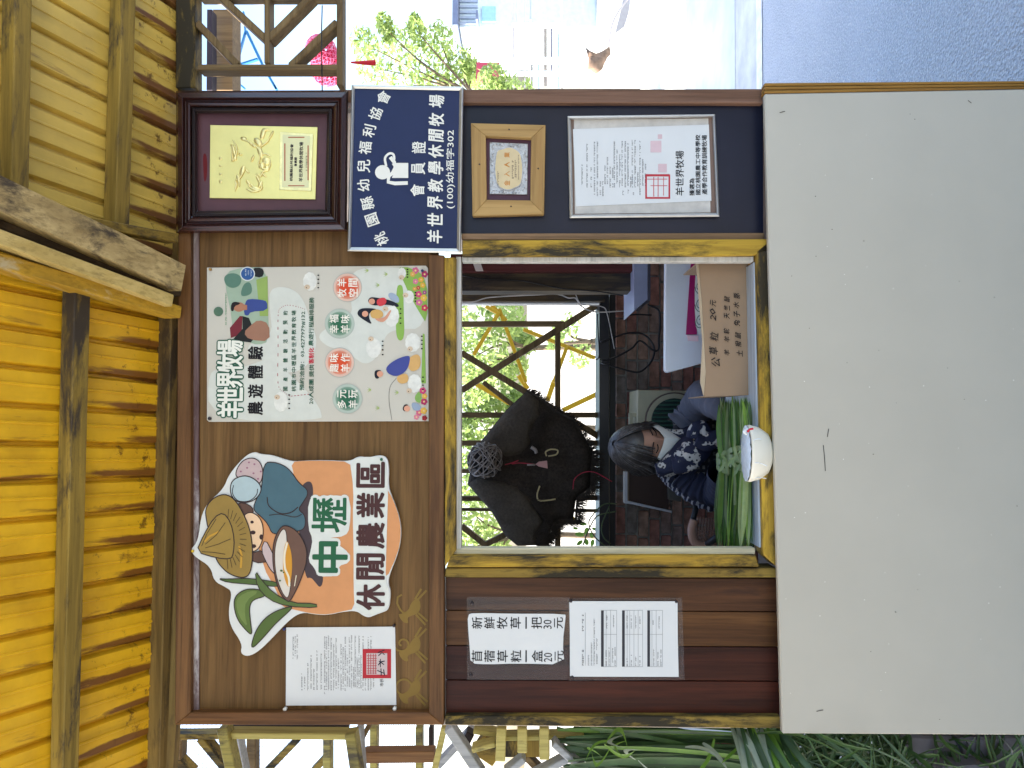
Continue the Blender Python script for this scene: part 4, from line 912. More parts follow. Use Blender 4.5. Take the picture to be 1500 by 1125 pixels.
# white box with magenta band
wb = thing('white_box', 'large white appliance box with a magenta band and scroll pattern behind the cardboard', 'box', W(1036, 460, .55))
prism('box_body', [(975, 370), (1050, 370), (1050, 527), (1034, 531), (978, 546), (974, 543)], .42, .45, plain('white_plastic', (.62, .66, .74), .35, .04), wb, .003)
prism('magenta_band', [(1013, 372), (1021, 372), (1021, 490), (1005, 490)], .414, .419, plain('magenta', (.33, .01, .12), .4), wb)
LP = plain('pink_pale', (.75, .55, .62), .4)
prism('pink_patch', [(1006, 491), (1023, 492), (1023, 500), (1008, 499)], .415, .419, LP, wb)
k = 0
sc_ = []
for cy in (396, 420, 446, 470):
    pts = [(1025-(14-a*.45)*.5*math.cos(a*.55), cy+(13-a*.5)*.9*math.sin(a*.55)) for a in range(0, 22)]
    sc_ += strokepoly(pts, 1.1)
multi('scroll_pattern', sc_, .4125, flat((60, 110, 95)), wb)
sheet('scroll_ground', chaikin([(1020, 375), (1034, 375), (1034, 490), (1020, 490), (1017, 440)], 1), .4128, flat((228, 234, 230), 1.0), wb)
# cardboard box with handwriting
cb = thing('cardboard_box', 'brown cardboard box with handwritten black price list on the sill', 'box', W(1108, 480, .1))
CBM = plain('cardboard', (.27, .185, .115), .75, .08, 6, bmp=.15, bscale=50)
F_ = [(1023, 384), (1110, 384), (1112, 577), (1031, 580), (1034, 545), (1028, 440)]
a = [W(x, y, .06) for x, y in F_]; n = len(a); b = [p+Vector((0, .2, 0)) for p in a]
vs = a+b; fs = [list(range(n))]+[[(i+1) % n, i, n+i, n+(i+1) % n] for i in range(n) if i in (0, 1, 2)]
o = mk('box_side', vs, fs, CBM, cb); sm = o.modifiers.new('thickness', 'SOLIDIFY'); sm.thickness = .003
prism('torn_flap', [(1023, 384), (1028, 440), (1034, 545), (1031, 580), (1026, 560), (1029, 500), (1024, 440), (1020, 384)], .0585, .064, plain('torn_edge', (.4, .32, .22), .8), cb)
HK = flat((28, 24, 26))
def hand(chars, pts, h, rot=0):
    for c, (x, y) in zip(chars, pts):
        px, py = Zc(880, 360, 5.115, [(x, y)])[0]; text(c, px, py, h, .053, HK, cb, length=h*1.05, bold=.012, rot=rot+random.uniform(-.08, .08), shear=.25, res=1)
hand('公草粒', [(862, 870), (845, 785), (850, 680)], 13); hand('20元', [(842, 540), (838, 492), (842, 430)], 9)
hand('羊羊駝天竺鼠', [(945, 800), (945, 700), (942, 640), (945, 525), (945, 465), (945, 400)], 8.5); hand('土撥鼠', [(1040, 808), (1030, 735), (1028, 672)], 9)
hand('兔子水豚', [(1020, 580), (1020, 512), (1015, 445), (1020, 375)], 9)
# AC / fan unit
ac = thing('fan_unit', 'beige housing with a round dark green slatted fan grille behind the woman', 'fan', W(1060, 600, 1.3))
BE = plain('beige_plastic', (.42, .40, .27), .45)
prism('housing', [(934, 571), (1070, 574), (1070, 650), (932, 648)], 1.25, 1.5, BE, ac, .004)
prism('handle_bracket', [(922, 605), (934, 605), (934, 611), (927, 611), (927, 622), (934, 622), (934, 628), (922, 628)], 1.27, 1.3, BE, ac)
cxa, cya = 988, 617
prism('grille_ring', ell(cxa, cya, 42.5, 42.5, 40), 1.225, 1.249, plain('ring_dark', (.09, .06, .05), .5), ac)
prism('grille_ring', ell(cxa, cya, 40.5, 40.5, 40), 1.215, 1.2249, BE, ac)
prism('grille_hub', ell(cxa, cya, 33.5, 33.5, 36), 1.205, 1.2149, plain('grille_dark', (.012, .03, .025), .5), ac)
for i in range(11):
    yy = cya-30+i*6; hw = math.sqrt(max(0, 33**2-(yy-cya)**2))
    if hw > 5: pbeam('grille_slat', (cxa-hw, yy), (cxa+hw, yy), 2.6, 1.2, .006, plain('slat_green', (.03, .10, .07), .4), ac)
# leaning framed screen
ms = thing('leaning_picture', 'dark brown picture with a pale frame leaning on bricks behind the woman', 'picture', W(1000, 720, 1.5))
T6 = lambda L: Zc(880, 600, 7.03, L)
prism('picture_board', T6([(270, 640), (700, 640), (700, 1030), (290, 960)]), 1.44, 1.47, plain('dark_choc', (.055, .03, .022), .4), ms)
prism('frame_edge', T6([(245, 640), (275, 640), (275, 970), (245, 965)]), 1.42, 1.47, plain('edge_silver', (.5, .52, .54), .3), ms)
prism('frame_edge', T6([(275, 940), (735, 1045), (735, 1065), (275, 965)]), 1.42, 1.47, plain('edge_silver', (.5, .52, .54), .3), ms)
prism('frame_edge', T6([(275, 640), (292, 640), (292, 943), (275, 940)]), 1.425, 1.47, plain('edge_brown', (.2, .14, .09), .4), ms)
prism('grey_panel', T6([(700, 700), (830, 700), (830, 950), (705, 930)]), 1.4, 1.439, plain('grey_panel', (.1, .1, .085), .5), ms)
# chair
chh = thing('wicker_chair', 'chair with a curved pink-brown rim and woven wicker back left of the woman', 'chair', W(1100, 770, .8))
PNK = plain('pink_brown', (.42, .24, .17), .35)
tube('back_rim', [W(x, y, .8) for x, y in Zc(880, 560, 4.167, [(570, 840), (555, 900), (565, 960), (600, 995), (650, 1000), (700, 985)])], .016, PNK, chh, n=10)
wk = Soup()
for i in range(9):
    f = i/8; wk.add(tubemesh([W(1022+i*4.2, 758+f*2, .82), W(1020+i*4.2, 785, .83), W(1026+i*4.0, 797-f*3, .82)], .0035, 6))
for i in range(7): wk.add(tubemesh([W(1022, 762+i*5.2, .825), W(1056, 758+i*5.4, .825)], .0022, 5))
wk.mk('woven_back', plain('wicker_pink', (.3, .18, .13), .6), chh, smooth=True)
tube('arm_tube', [W(1015, 762, .86), W(1022, 735, .9)], .011, BLACK, chh, k=2)
tube('arm_tube', [W(1036, 797, .75), W(1056, 783, .7)], .013, BLACK, chh, k=2)
tube('chair_leg', [W(1060, 797, .8), Vector((W(1060, 797, .8).x, .85, .01))], .012, BLACK, chh, k=1)
tube('chair_leg', [W(1060, 760, .95), Vector((W(1060, 760, .95).x, .95, .01))], .012, BLACK, chh, k=1)
tag(prism('wall_socket', T6([(1095, 935), (1150, 935), (1150, 1060), (1095, 1060)]), 1.55, 1.57, plain('socket', (.35, .32, .24), .5)), 'small beige wall socket low behind the chair', 'socket')
# cables
K5 = lambda L, Y: [W(x, y, Y) for x, y in Zc(880, 360, 5.115, L)]
CBL = plain('cable_black', (.01, .01, .012), .35)
tag(tube('cable', K5([(0, 720), (90, 690), (200, 655), (310, 660), (380, 720), (402, 790), (370, 880), (290, 945), (180, 930), (0, 875)], 1.42), .0045, CBL), 'looped black cable hanging in front of the bricks', 'cable')
tag(tube('cable', K5([(350, 440), (430, 480), (445, 560), (435, 700), (430, 780), (380, 775), (295, 712), (230, 770), (100, 840), (0, 862)], 1.40), .0045, CBL), 'black cable bending sharply below the shelf board', 'cable')
tag(tube('cable', K5([(170, 530), (260, 515), (380, 520)], 1.46), .004, CBL), 'short black cable lying across the bricks', 'cable')
K3 = lambda L, Y: [W(x, y, Y) for x, y in Zc(660, 360, 5.623, L)]
tag(tube('wire', K3([(95, 245), (300, 275), (600, 290), (900, 350), (1200, 375), (1420, 410)], .94), .003, CBL), 'thin dark wire draped over the worn post', 'wire')
tag(tube('wire', K3([(90, 470), (200, 460), (330, 425), (680, 405), (880, 400), (970, 430), (1030, 432), (1080, 500), (1200, 545), (1460, 535)], 1.4), .003, plain('wire_pale', (.45, .43, .4), .5)), 'pale wire sagging along the lattice top', 'wire')
tag(tube('wire', K3([(1030, 400), (1080, 480), (1240, 500), (1290, 560), (1350, 850)], 1.38), .0022, plain('wire_pale', (.45, .43, .4), .5)), 'thin pale wire hanging straight down beside the cable loop', 'wire')
tag(tube('wire', K3([(1210, 560), (1215, 700), (1225, 900), (1200, 940)], 1.44), .003, CBL), 'black wire dropping along the end of the lattice', 'wire')

# ================================================================== HANGING CAPE
cape = thing('straw_cape', 'dark hairy fringed cape spread out hanging on the back lattice', 'cape', W(870, 690, 1.4))
P4 = lambda L: Zc(660, 550, 4.018, L)
def puff(name, poly, Y, h, mat, parent, step=.016, fold=.01, edge=.05, seed=0, rotf=0.0):
    pw_ = [W(x, y, Y) for x, y in poly]; P2 = [Vector((p.x, p.z)) for p in pw_]
    x0 = min(p.x for p in P2); x1 = max(p.x for p in P2); z0 = min(p.y for p in P2); z1 = max(p.y for p in P2)
    def inside(q):
        c = False; n = len(P2)
        for i in range(n):
            a, b = P2[i], P2[i-1]
            if (a.y > q.y) != (b.y > q.y) and q.x < (b.x-a.x)*(q.y-a.y)/(b.y-a.y)+a.x: c = not c
        return c
    def dist(q):
        m = 9
        for i in range(len(P2)):
            a, b = P2[i], P2[i-1]; ab = b-a; t = max(0, min(1, (q-a).dot(ab)/max(ab.length_squared, 1e-9))); m = min(m, (q-a-ab*t).length)
        return m
    pts = list(P2); nb = len(P2); x = x0
    while x < x1:
        z = z0
        while z < z1:
            q = Vector((x+random.uniform(-.2, .2)*step, z+random.uniform(-.2, .2)*step))
            if inside(q) and dist(q) > step*.5: pts.append(q)
            z += step
        x += step
    r = delaunay_2d_cdt(pts, [], [list(range(nb))], 1, 1e-6)
    vs = []; n2 = len(r[0])
    for q in r[0]:
        d = dist(q); e = min(1, d/edge); hh = h*math.sqrt(max(0, 1-(1-e)**2))
        u = q.x*math.cos(rotf)+q.y*math.sin(rotf)
        hh += fold*e*(math.sin(u*70+3*noise.noise(Vector((q.x*6, q.y*6, seed))))+noise.noise(Vector((q.x*25, q.y*25, seed+5))))
        vs.append((q.x, Y-hh, q.y))
    fs = [list(f) for f in r[2]]
    back = [(v[0], Y+.012, v[2]) for v in vs]
    fs2 = [[i+n2 for i in f[::-1]] for f in fs]
    rim = []
    cnt = {}
    for f in fs:
        for i in range(len(f)): cnt[(f[i], f[(i+1) % len(f)])] = 1
    for (a, b) in cnt:
        if (b, a) not in cnt: rim.append([b, a, a+n2, b+n2])
    o = mk(name, vs+back, fs+fs2+rim, mat, parent, smooth=True); fixn(o); return o
def hairmat(name, c, c2):
    m, t, b = newmat(name); v = coords(t, (1, 1, 1)); n = noisen(t, v, 90, 6, .8); n2 = noisen(t, v, 8, 4, .6)
    c_ = mix(t, n2, ramp(t, n, [(.3, c2), (.7, c)]), tuple(x*.5 for x in c2))
    t.links.new(c_, b.inputs['Base Color']); b.inputs['Roughness'].default_value = .9; b.inputs['Specular IOR Level'].default_value = .1
    bump(t, b, n, 1, .006); MATS[name] = m; return m
CM = hairmat('cape_hair', (.11, .09, .072), (.03, .025, .021)); CM2 = hairmat('cape_felt', (.19, .165, .13), (.085, .073, .058))
capeo = P4([(450, 90), (520, 120), (610, 200), (730, 260), (800, 380), (835, 440), (825, 560), (820, 660), (740, 720), (720, 860), (640, 850), (600, 880), (560, 960), (500, 1000), (390, 1000), (330, 950), (240, 800), (100, 640), (115, 560), (180, 385), (330, 200)])
puff('cape_body', capeo, 1.47, .05, CM, cape, fold=.006, seed=1)
puff('cape_flap', P4([(450, 95), (330, 205), (190, 385), (250, 440), (330, 490), (420, 470), (470, 400), (480, 290), (530, 240), (520, 150)]), 1.425, .022, CM2, cape, fold=.004, seed=2)
puff('cape_flap', P4([(105, 640), (160, 600), (300, 625), (400, 650), (470, 740), (550, 850), (510, 920), (500, 1000), (395, 1003), (320, 940), (240, 800)]), 1.425, .024, CM2, cape, fold=.004, seed=3)
fr = Soup(); rf = random.Random(11)
def fringe(a, b, n, dirv, L, Y, w=.0016):
    for i in range(n):
        f = rf.random(); p = W(a[0]*(1-f)+b[0]*f, a[1]*(1-f)+b[1]*f, Y+rf.uniform(-.02, .02))
        d = Vector((dirv[0]+rf.uniform(-.5, .5), rf.uniform(-.3, .2), dirv[1]+rf.uniform(-.4, .4))).normalized(); l = L*rf.uniform(.35, 1.1)
        m_ = p+d*l*.5+Vector((rf.uniform(-.01, .01), 0, -.004)); e = p+d*l+Vector((0, 0, -.015)); s = Vector((-d.z, 0, d.x))*w
        k0 = len(fr.v); fr.v += [tuple(p-s), tuple(p+s), tuple(m_-s*.8), tuple(m_+s*.8), tuple(e)]; fr.f += [[k0, k0+1, k0+3, k0+2], [k0+2, k0+3, k0+4]]
EPs = P4([(835, 440), (825, 560), (820, 660), (740, 720), (730, 860), (640, 850), (600, 880), (560, 960), (500, 1000)])
for i in range(len(EPs)-1): fringe(EPs[i], EPs[i+1], 150, (-.25, -1), .055, 1.44)
EP2 = P4([(450, 90), (520, 120), (610, 200), (730, 260), (800, 380), (835, 440)])
for i in range(len(EP2)-1): fringe(EP2[i], EP2[i+1], 70, (.7, -.5), .022, 1.44)
EP3 = P4([(540, 230), (490, 290), (480, 400), (430, 470)]); EP4 = P4([(500, 1000), (520, 920), (550, 850), (470, 740)])
for E in (EP3, EP4):
    for i in range(len(E)-1): fringe(E[i], E[i+1], 110, (0, -1), .045, 1.40)
fr.mk('fringe', CM, cape, kind='stuff')
for nm, L in (('toggle_loop', [(565, 475), (560, 450), (590, 435), (630, 440), (622, 465), (575, 475)]), ('toggle_loop', [(525, 650), (510, 700), (520, 735), (570, 735), (618, 728)])):
    tube(nm, [W(x, y, 1.39) for x, y in P4(L)], .0035, plain('ivory_cord', (.5, .42, .22), .5), cape)
# wicker ball
bc = W(710, 674, 1.34); ball = thing('rattan_ball', 'open woven grey rattan ball hanging at the neck of the cape', 'ball', bc)
R_ = .075
bm = bmesh.new(); bmesh.ops.create_icosphere(bm, subdivisions=2, radius=R_); bm.faces.ensure_lookup_table()
sbl = Soup(); cen = {f.index: f.calc_center_median().normalized()*R_ for f in bm.faces}
for e in bm.edges:
    a, b = [cen[f.index] for f in e.link_faces]; mid = ((a+b)/2).normalized()*R_
    sbl.add(tubemesh([bc+a, bc+mid, bc+b], .0052, 6))
bm.free()
sbl.mk('woven_strands', plain('rattan_grey', (.14, .125, .11), .6, .3, 50), ball, smooth=True)
sbl = Soup()
for i in range(16):
    ax = Vector((random.uniform(-1, 1), random.uniform(-1, 1), random.uniform(-1, 1))).normalized(); o1 = ax.orthogonal().normalized(); o2 = ax.cross(o1); rr = R_*random.uniform(.98, 1.13); of = ax*random.uniform(-.03, .03)
    sbl.add(tubemesh([bc+of+(o1*math.cos(k*.2618)+o2*math.sin(k*.2618))*math.sqrt(rr*rr-of.length_squared) for k in range(25)], .0022, 5, False))
sbl.mk('loose_vine', plain('rattan_pale', (.28, .26, .24), .6, .3, 50), ball, smooth=True)
bmx = bmesh.new(); bmesh.ops.create_uvsphere(bmx, u_segments=16, v_segments=10, radius=R_*.86); vs = [bc+v.co for v in bmx.verts]; fs = [[v.index for v in f.verts] for f in bmx.faces]; bmx.free()
mk('ball_core', vs, fs, plain('core_dark', (.012, .011, .01), .9), ball, smooth=True)
RC = plain('red_cord', (.4, .02, .05), .6)
tag(tube('red_string', [W(x, y, 1.36) for x, y in P4([(320, 525), (360, 515), (400, 500), (360, 520), (410, 515), (500, 524)])], .0022, RC), 'red string tied below the rattan ball', 'string')
tg = thing('shuttle_tassel', 'pink cone shaped tassel hanging from the red string', 'tassel', W(790, 681, 1.35))
prism('tassel_cone', P4([(500, 524), (520, 508), (568, 502), (572, 548), (520, 536)]), 1.345, 1.36, plain('tassel_pink', (.5, .28, .26), .6), tg, .001)
tube('tassel_bead', [W(772, 681, 1.35), W(784, 681, 1.35)], .004, plain('bead_grey', (.3, .27, .25), .4), tg, k=1)
tag(tube('pendant', [W(778, 655, 1.35), W(784, 659, 1.35), W(786, 664, 1.35)], .008, plain('bead_grey', (.3, .27, .25), .4)), 'small grey pendant hanging on the cape flap', 'pendant')
tag(tube('red_string', [W(x, y, 1.38) for x, y in P4([(720, 670), (730, 610), (780, 572), (840, 568), (890, 590), (950, 625)])], .002, RC), 'curved red string trailing over the cape bottom and rail', 'string')
# hanging grass stems at lower left corner of lattice + sprig
GL = leafm('leaf_fresh', (.2, .36, .06), (.1, .2, .03), .35)
for i, (L, lab) in enumerate([([(980, 755), (900, 760), (830, 830), (815, 880), (850, 950), (910, 1005)], 'curling grass stem hanging at the left of the black rail'), ([(975, 800), (900, 815), (850, 840), (800, 940), (780, 1000)], 'arching grass stem lying over the black rail'), ([(935, 770), (890, 880), (900, 950), (940, 990)], 'thin grass stem hanging by the window corner')]):
    tag(tube('hanging_grass', [W(x, y, 1.2) for x, y in P4(L)], .0028, leafm('stem_dark', (.10, .15, .06), (.05, .08, .03), .2)), lab, 'grass stem')
spr = thing('leafy_sprig', 'small sprig with round pale green leaves behind the window corner', 'sprig', W(860, 785, 2.0))
for (x, y, rx, ry, ro) in [(760, 935, 28, 14, .1), (800, 915, 14, 22, .3), (760, 985, 22, 12, -.7), (800, 980, 20, 14, 1.2), (835, 985, 12, 22, .2), (780, 875, 24, 9, 0), (830, 940, 12, 18, -.3), (850, 905, 20, 9, .4), (735, 900, 16, 8, .2)]:
    px, py = P4([(x, y)])[0]; v, f = blob(px, py, rx/4.02, ry/4.02, 1.95, .006, ro, 10); mk('leaf', v, f, GL, spr, smooth=True)

# ================================================================== GRASS BUNDLES ON THE SILL
BLADES = [leafm('blade_%d' % i, a, b, .25, .4, 14) for i, (a, b) in enumerate([((.12, .26, .035), (.05, .13, .02)), ((.22, .38, .06), (.11, .22, .03)), ((.06, .14, .025), (.025, .06, .012)), ((.30, .40, .18), (.17, .25, .09))])]
def blade_vf(p, q, wid, bend=.0, sag=0, tip=.25, n=8, nrm=Vector((0, -1, .4))):
    p, q = Vector(p), Vector(q); d = (q-p).normalized(); s = d.cross(nrm).normalized(); vs = []; fs = []; u = s.cross(d)
    for i in range(n+1):
        t = i/n; c = p.lerp(q, t)+s*(bend*math.sin(t*math.pi))+Vector((0, 0, -sag*t*t))
        ww = wid/2*(min(1, (t+.15)/.3) if t < .15 else 1)*(1 if t < 1-tip else max(.04, (1-t)/tip))
        vs += [c-s*ww, c-u*ww*.25, c+s*ww]
    for i in range(n): fs += [[i*3, i*3+1, i*3+4, i*3+3], [i*3+1, i*3+2, i*3+5, i*3+4]]
    return vs, fs
def bundle(label, px0, yc, wpx, yknot, pyL, pyR, nb, seed, zoff=0):
    rn = random.Random(seed); g = thing('grass_bundle', label, 'grass bundle', W(px0+wpx/2, 690, yc), 'grass bundles on the sill')
    for i in range(nb):
        off = (rn.random()-.5); pxa = px0+off*wpx; Yd = yc+rn.uniform(-.035, .035)+.02*off
        kp = W(px0+off*wpx*.55, yknot, Yd)
        L = W(pxa+rn.uniform(-5, 5), pyL+rn.uniform(-30, 10), Yd+rn.uniform(-.01, .02)); R = W(pxa+rn.uniform(-3, 3), pyR+rn.uniform(-4, 14), Yd)
        wd = rn.uniform(.007, .018)
        va, fa = blade_vf(kp, L, wd, rn.uniform(-.008, .008), .0, .3, 8, Vector((0, -1, rn.uniform(-.3, .9)))); vb, fb = blade_vf(kp, R, wd*.8, rn.uniform(-.006, .006), 0, .25, 6, Vector((0, -1, rn.uniform(-.3, .9))))
        k0 = len(va); mk('leaf', va+vb, fa+[[j+k0 for j in f] for f in fb], rn.choice(BLADES), g, smooth=True)
    # twisted tie
    kz = W(px0, yknot, yc); hh = wpx*.5*(yc-CAM.y)/FPX
    for i in range(4):
        cx_ = kz.x-.016+.011*i; pts = [(cx_+.012*math.cos(a)*(1 if i % 2 else -1), kz.y-math.cos(a)*.045, kz.z+math.sin(a)*(hh+.004)) for a in [k*math.pi/8-math.pi*.5 for k in range(-1, 17)]]
        vs = []; fs = []
        for j, p in enumerate(pts): vs += [(p[0]-.008, p[1], p[2]), (p[0], p[1]-.004, p[2]), (p[0]+.008, p[1], p[2])]
        for j in range(len(pts)-1): fs += [[j*3, j*3+1, j*3+4, j*3+3], [j*3+1, j*3+2, j*3+5, j*3+4]]
        mk('leaf_tie', vs, fs, BLADES[3], g, smooth=True)
    for i in range(5):
        p = kz+Vector((rn.uniform(-.02, .02), -.05, rn.uniform(-.01, .02))); q = p+Vector((rn.uniform(-.05, .06), rn.uniform(-.02, .01), rn.uniform(-.01, .035)))
        v, f = blade_vf(p, q, .009, rn.uniform(-.01, .01)); mk('loose_tip', v, f, BLADES[3], g, smooth=True)
bundle('grass bundle lying on the sill nearest the bowl, tied knot above it', 1096, .06, 20, 666, 806, 584, 52, 1)
bundle('middle bundle of long grass leaves on the sill behind the front one', 1080, .17, 22, 670, 808, 582, 52, 2)
bundle('uppermost grass bundle nearest the woman, with its tie under her hands', 1063, .26, 22, 676, 808, 584, 52, 3)
box_s = tag(box('sill_shelf', W(1112, 800, .2).x, W(1112, 386, .2).x, .30, .50, W(1098, 600, .3).z-.03, W(1098, 600, .3).z-.006, plain('shelf_dark', (.1, .09, .08))), 'narrow dark work shelf behind the sill under the grass', 'shelf')

# ================================================================== BOWL
bwl = thing('foam_bowl', 'white round bowl wrapped in clear plastic with a red tie on the counter ledge', 'bowl', W(1132, 668, -.05))
cbw = W(1100, 665, -.062); rb_ = 40.5*2.02/FPX
vs = []; fs = []; n = 36; prof = [(1.0, 0, 0), (1.02, -.10, 0), (.93, -.42, 0), (.72, -.72, 0), (.42, -.86, 0), (.001, -.90, 0)]
for r, h, _ in prof:
    for k in range(n):
        a = 2*math.pi*k/n; vs.append((cbw.x+rb_*r*math.cos(a), cbw.y+rb_*.5+rb_*.62*r*math.sin(a), cbw.z+rb_*h))
for i in range(len(prof)-1):
    for k in range(n): fs.append([i*n+k, i*n+(k+1) % n, (i+1)*n+(k+1) % n, (i+1)*n+k])
BWM = plain('bowl_white', (.74, .72, .62), .35, .03)
o = mk('bowl_shell', vs, fs, BWM, bwl, smooth=True); sm = o.modifiers.new('th', 'SOLIDIFY'); sm.thickness = .002
vs = [(cbw.x, cbw.y+rb_*.5, cbw.z+.012)]+[(cbw.x+rb_*1.03*math.cos(2*math.pi*k/n), cbw.y+rb_*.5+rb_*.64*math.sin(2*math.pi*k/n), cbw.z+.003+.0012*math.sin(k*3.1)) for k in range(n)]
mk('plastic_cover', vs, [[0, 1+k, 1+(k+1) % n] for k in range(n)], plain('cover_film', (.6, .68, .74), .15, .1, 40, spec=.8, bmp=.6, bscale=80), bwl, smooth=True)
sheet('blue_print', chaikin([(1098, 636), (1108, 640), (1113, 660), (1110, 684), (1100, 695), (1098, 680), (1102, 660)], 2), cbw.y-.0235, flat((190, 208, 232)), bwl) if 0 else None
tube('film_fold', [W(1094, 636, -.08), W(1090, 632, -.085), W(1097, 629, -.08)], .004, plain('cover_film2', (.7, .75, .78), .2), bwl)
tube('red_tie', [W(1095, 633, -.09), W(1098, 629, -.09), W(1103, 628, -.088)], .0028, plain('tie_red', (.55, .01, .03), .4), bwl)
for i in range(3):
    a = 3.6+i*.8; p = Vector((cbw.x+rb_*1.01*math.cos(a), cbw.y+rb_*.5+rb_*.63*math.sin(a), cbw.z-.003)); q = p+Vector((random.uniform(-.008, .008), -.006, -.02-.02*random.random()))
    tube('film_fold', [p, p.lerp(q, .5)+Vector((.003, -.002, 0)), q], .0012, plain('cover_film2', (.7, .75, .78), .2), bwl, n=5)

# ================================================================== PERSON
PY = .78
hc = W(940, 656, PY)                 # head centre
per = thing('person', 'woman with dark grey bobbed hair, white mask and patterned scarf bowed over the grass', 'person', Vector((hc.x, PY+.15, 0)))
HR_ = Matrix.Rotation(math.radians(24), 3, 'Z') @ Matrix.Rotation(math.radians(33), 3, 'X') @ Matrix.Rotation(math.radians(-4), 3, 'Y')
def HL(x, y, z): return hc+HR_ @ Vector((x, y, z))      # head local: -y = forward, z = up, metres
def skinmesh(verts, edges, radii, sub=2, root=0):
    me = bpy.data.meshes.new('sk'); me.from_pydata([tuple(v) for v in verts], edges, []); ob = bpy.data.objects.new('sk', me); COL.objects.link(ob)
    md = ob.modifiers.new('s', 'SKIN'); md.use_smooth_shade = True
    for i, r in enumerate(radii):
        sv = me.skin_vertices[0].data[i]; sv.radius = r if isinstance(r, tuple) else (r, r); sv.use_root = (i == root)
    ss = ob.modifiers.new('u', 'SUBSURF'); ss.levels = sub; ss.render_levels = sub
    dg = bpy.context.evaluated_depsgraph_get(); ev = ob.evaluated_get(dg); m2 = ev.to_mesh()
    vs = [v.co.copy() for v in m2.vertices]; fs = [list(p.vertices) for p in m2.polygons]
    ev.to_mesh_clear(); bpy.data.objects.remove(ob); return vs, fs
# joints
pelv = Vector((hc.x-.01, PY+.22, .52)); waist = W(1105, 655, PY+.14); chest = W(1045, 655, PY+.10); uch = W(1010, 657, PY+.07); nk = W(988, 656, PY+.04)
shR, shL = W(1008, 615, PY+.06), W(1012, 700, PY+.06)
elR, wrR = W(1030, 580, PY-.10), W(1068, 602, PY-.33); elL, wrL = W(1062, 722, PY-.02), W(1058, 690, PY-.30)
kneeR, kneeL = pelv+Vector((.11, -.36, .0)), pelv+Vector((-.12, -.36, .0)); ftR, ftL = kneeR+Vector((0, .03, -.44)), kneeL+Vector((0, .03, -.44))
bv = [pelv, waist, chest, uch, nk, hc+Vector((0, .02, -.02)), shR, elR, wrR, shL, elL, wrL, pelv+Vector((.09, -.02, 0)), kneeR, ftR, ftR+Vector((0, -.13, -.02)), pelv+Vector((-.09, -.02, 0)), kneeL, ftL, ftL+Vector((0, -.13, -.02))]
be = [(0, 1), (1, 2), (2, 3), (3, 4), (4, 5), (3, 6), (6, 7), (7, 8), (3, 9), (9, 10), (10, 11), (0, 12), (12, 13), (13, 14), (14, 15), (0, 16), (16, 17), (17, 18), (18, 19)]
br = [.13, .115, .12, .10, .052, .05, .052, .04, .026, .052, .04, .026, .08, .055, .038, .03, .08, .055, .038, .03]
# hands: palm + five fingers
def handchain(wr, el, side, bv, be, br, iw):
    d = (wr-el).normalized(); ax = Vector((side, 0, 0)); ax = (ax-d*ax.dot(d)).normalized(); dn = d.cross(ax); dn = dn if dn.z < 0 else -dn
    d = (d+Vector((0, -.2, -.5))).normalized()
    pm = wr+d*.05; bv.append(pm); br.append(.022); ip = len(bv)-1; be.append((iw, ip))
    for k, (of, l) in enumerate(((-.028, .060), (-.010, .072), (.009, .068), (.026, .054))):
        b0 = pm+d*.03+ax*of; b1 = b0+d*l*.5+dn*.006; b2 = b0+d*l*.8+dn*.026
        bv.extend([b0, b1, b2]); br.extend([.0095, .0085, .007]); n0 = len(bv)-3; be.extend([(ip, n0), (n0, n0+1), (n0+1, n0+2)])
    b0 = wr+d*.025-ax*.028*1; b1 = b0-ax*.02+d*.028; b2 = b1+d*.025+dn*.012
    bv.extend([b0, b1, b2]); br.extend([.011, .0095, .008]); n0 = len(bv)-3; be.extend([(iw, n0), (n0, n0+1), (n0+1, n0+2)])
handchain(wrR, elR, 1, bv, be, br, 8); handchain(wrL, elL, -1, bv, be, br, 11)
vs, fs = skinmesh(bv, be, br, 2)
# head shape
def headpt(th, ph):
    # th azimuth (0 = forward), ph elevation
    x = math.sin(th)*math.cos(ph); y = -math.cos(th)*math.cos(ph); z = math.sin(ph)
    px_, py_, pz = x*.074, y*.095, z*.115
    if z < 0: px_ *= 1-.28*(-z)**1.5; py_ *= 1-.12*(-z) if y < 0 else 1-.45*(-z); pz *= 1.05
    f = max(0, math.cos(th))*math.cos(ph)
    # nose, brow, lips, chin, eye hollows
    g = lambda cx, cz, sx, sz: math.exp(-((x-cx)/sx)**2-((z-cz)/sz)**2)*(1 if y < 0 else 0)
    py_ -= .022*g(0, -.22, .13, .13)+.010*g(0, .0, .10, .2)+.004*g(0, .22, .5, .10)+.006*g(0, -.52, .22, .07)+.008*g(0, -.85, .25, .15)
    py_ += .010*(g(.40, .05, .2, .13)+g(-.40, .05, .2, .13))
    return px_, py_, pz
nh, nv_ = 48, 32; hv = []; hf = []
for j in range(nv_+1):
    ph = -math.pi/2+math.pi*j/nv_
    for i in range(nh): hv.append(HL(*headpt(2*math.pi*i/nh, ph)))
for j in range(nv_):
    for i in range(nh): hf.append([j*nh+i, j*nh+(i+1) % nh, (j+1)*nh+(i+1) % nh, (j+1)*nh+i])
k0 = len(vs); vs = vs+hv; fs = fs+[[i+k0 for i in f] for f in hf]
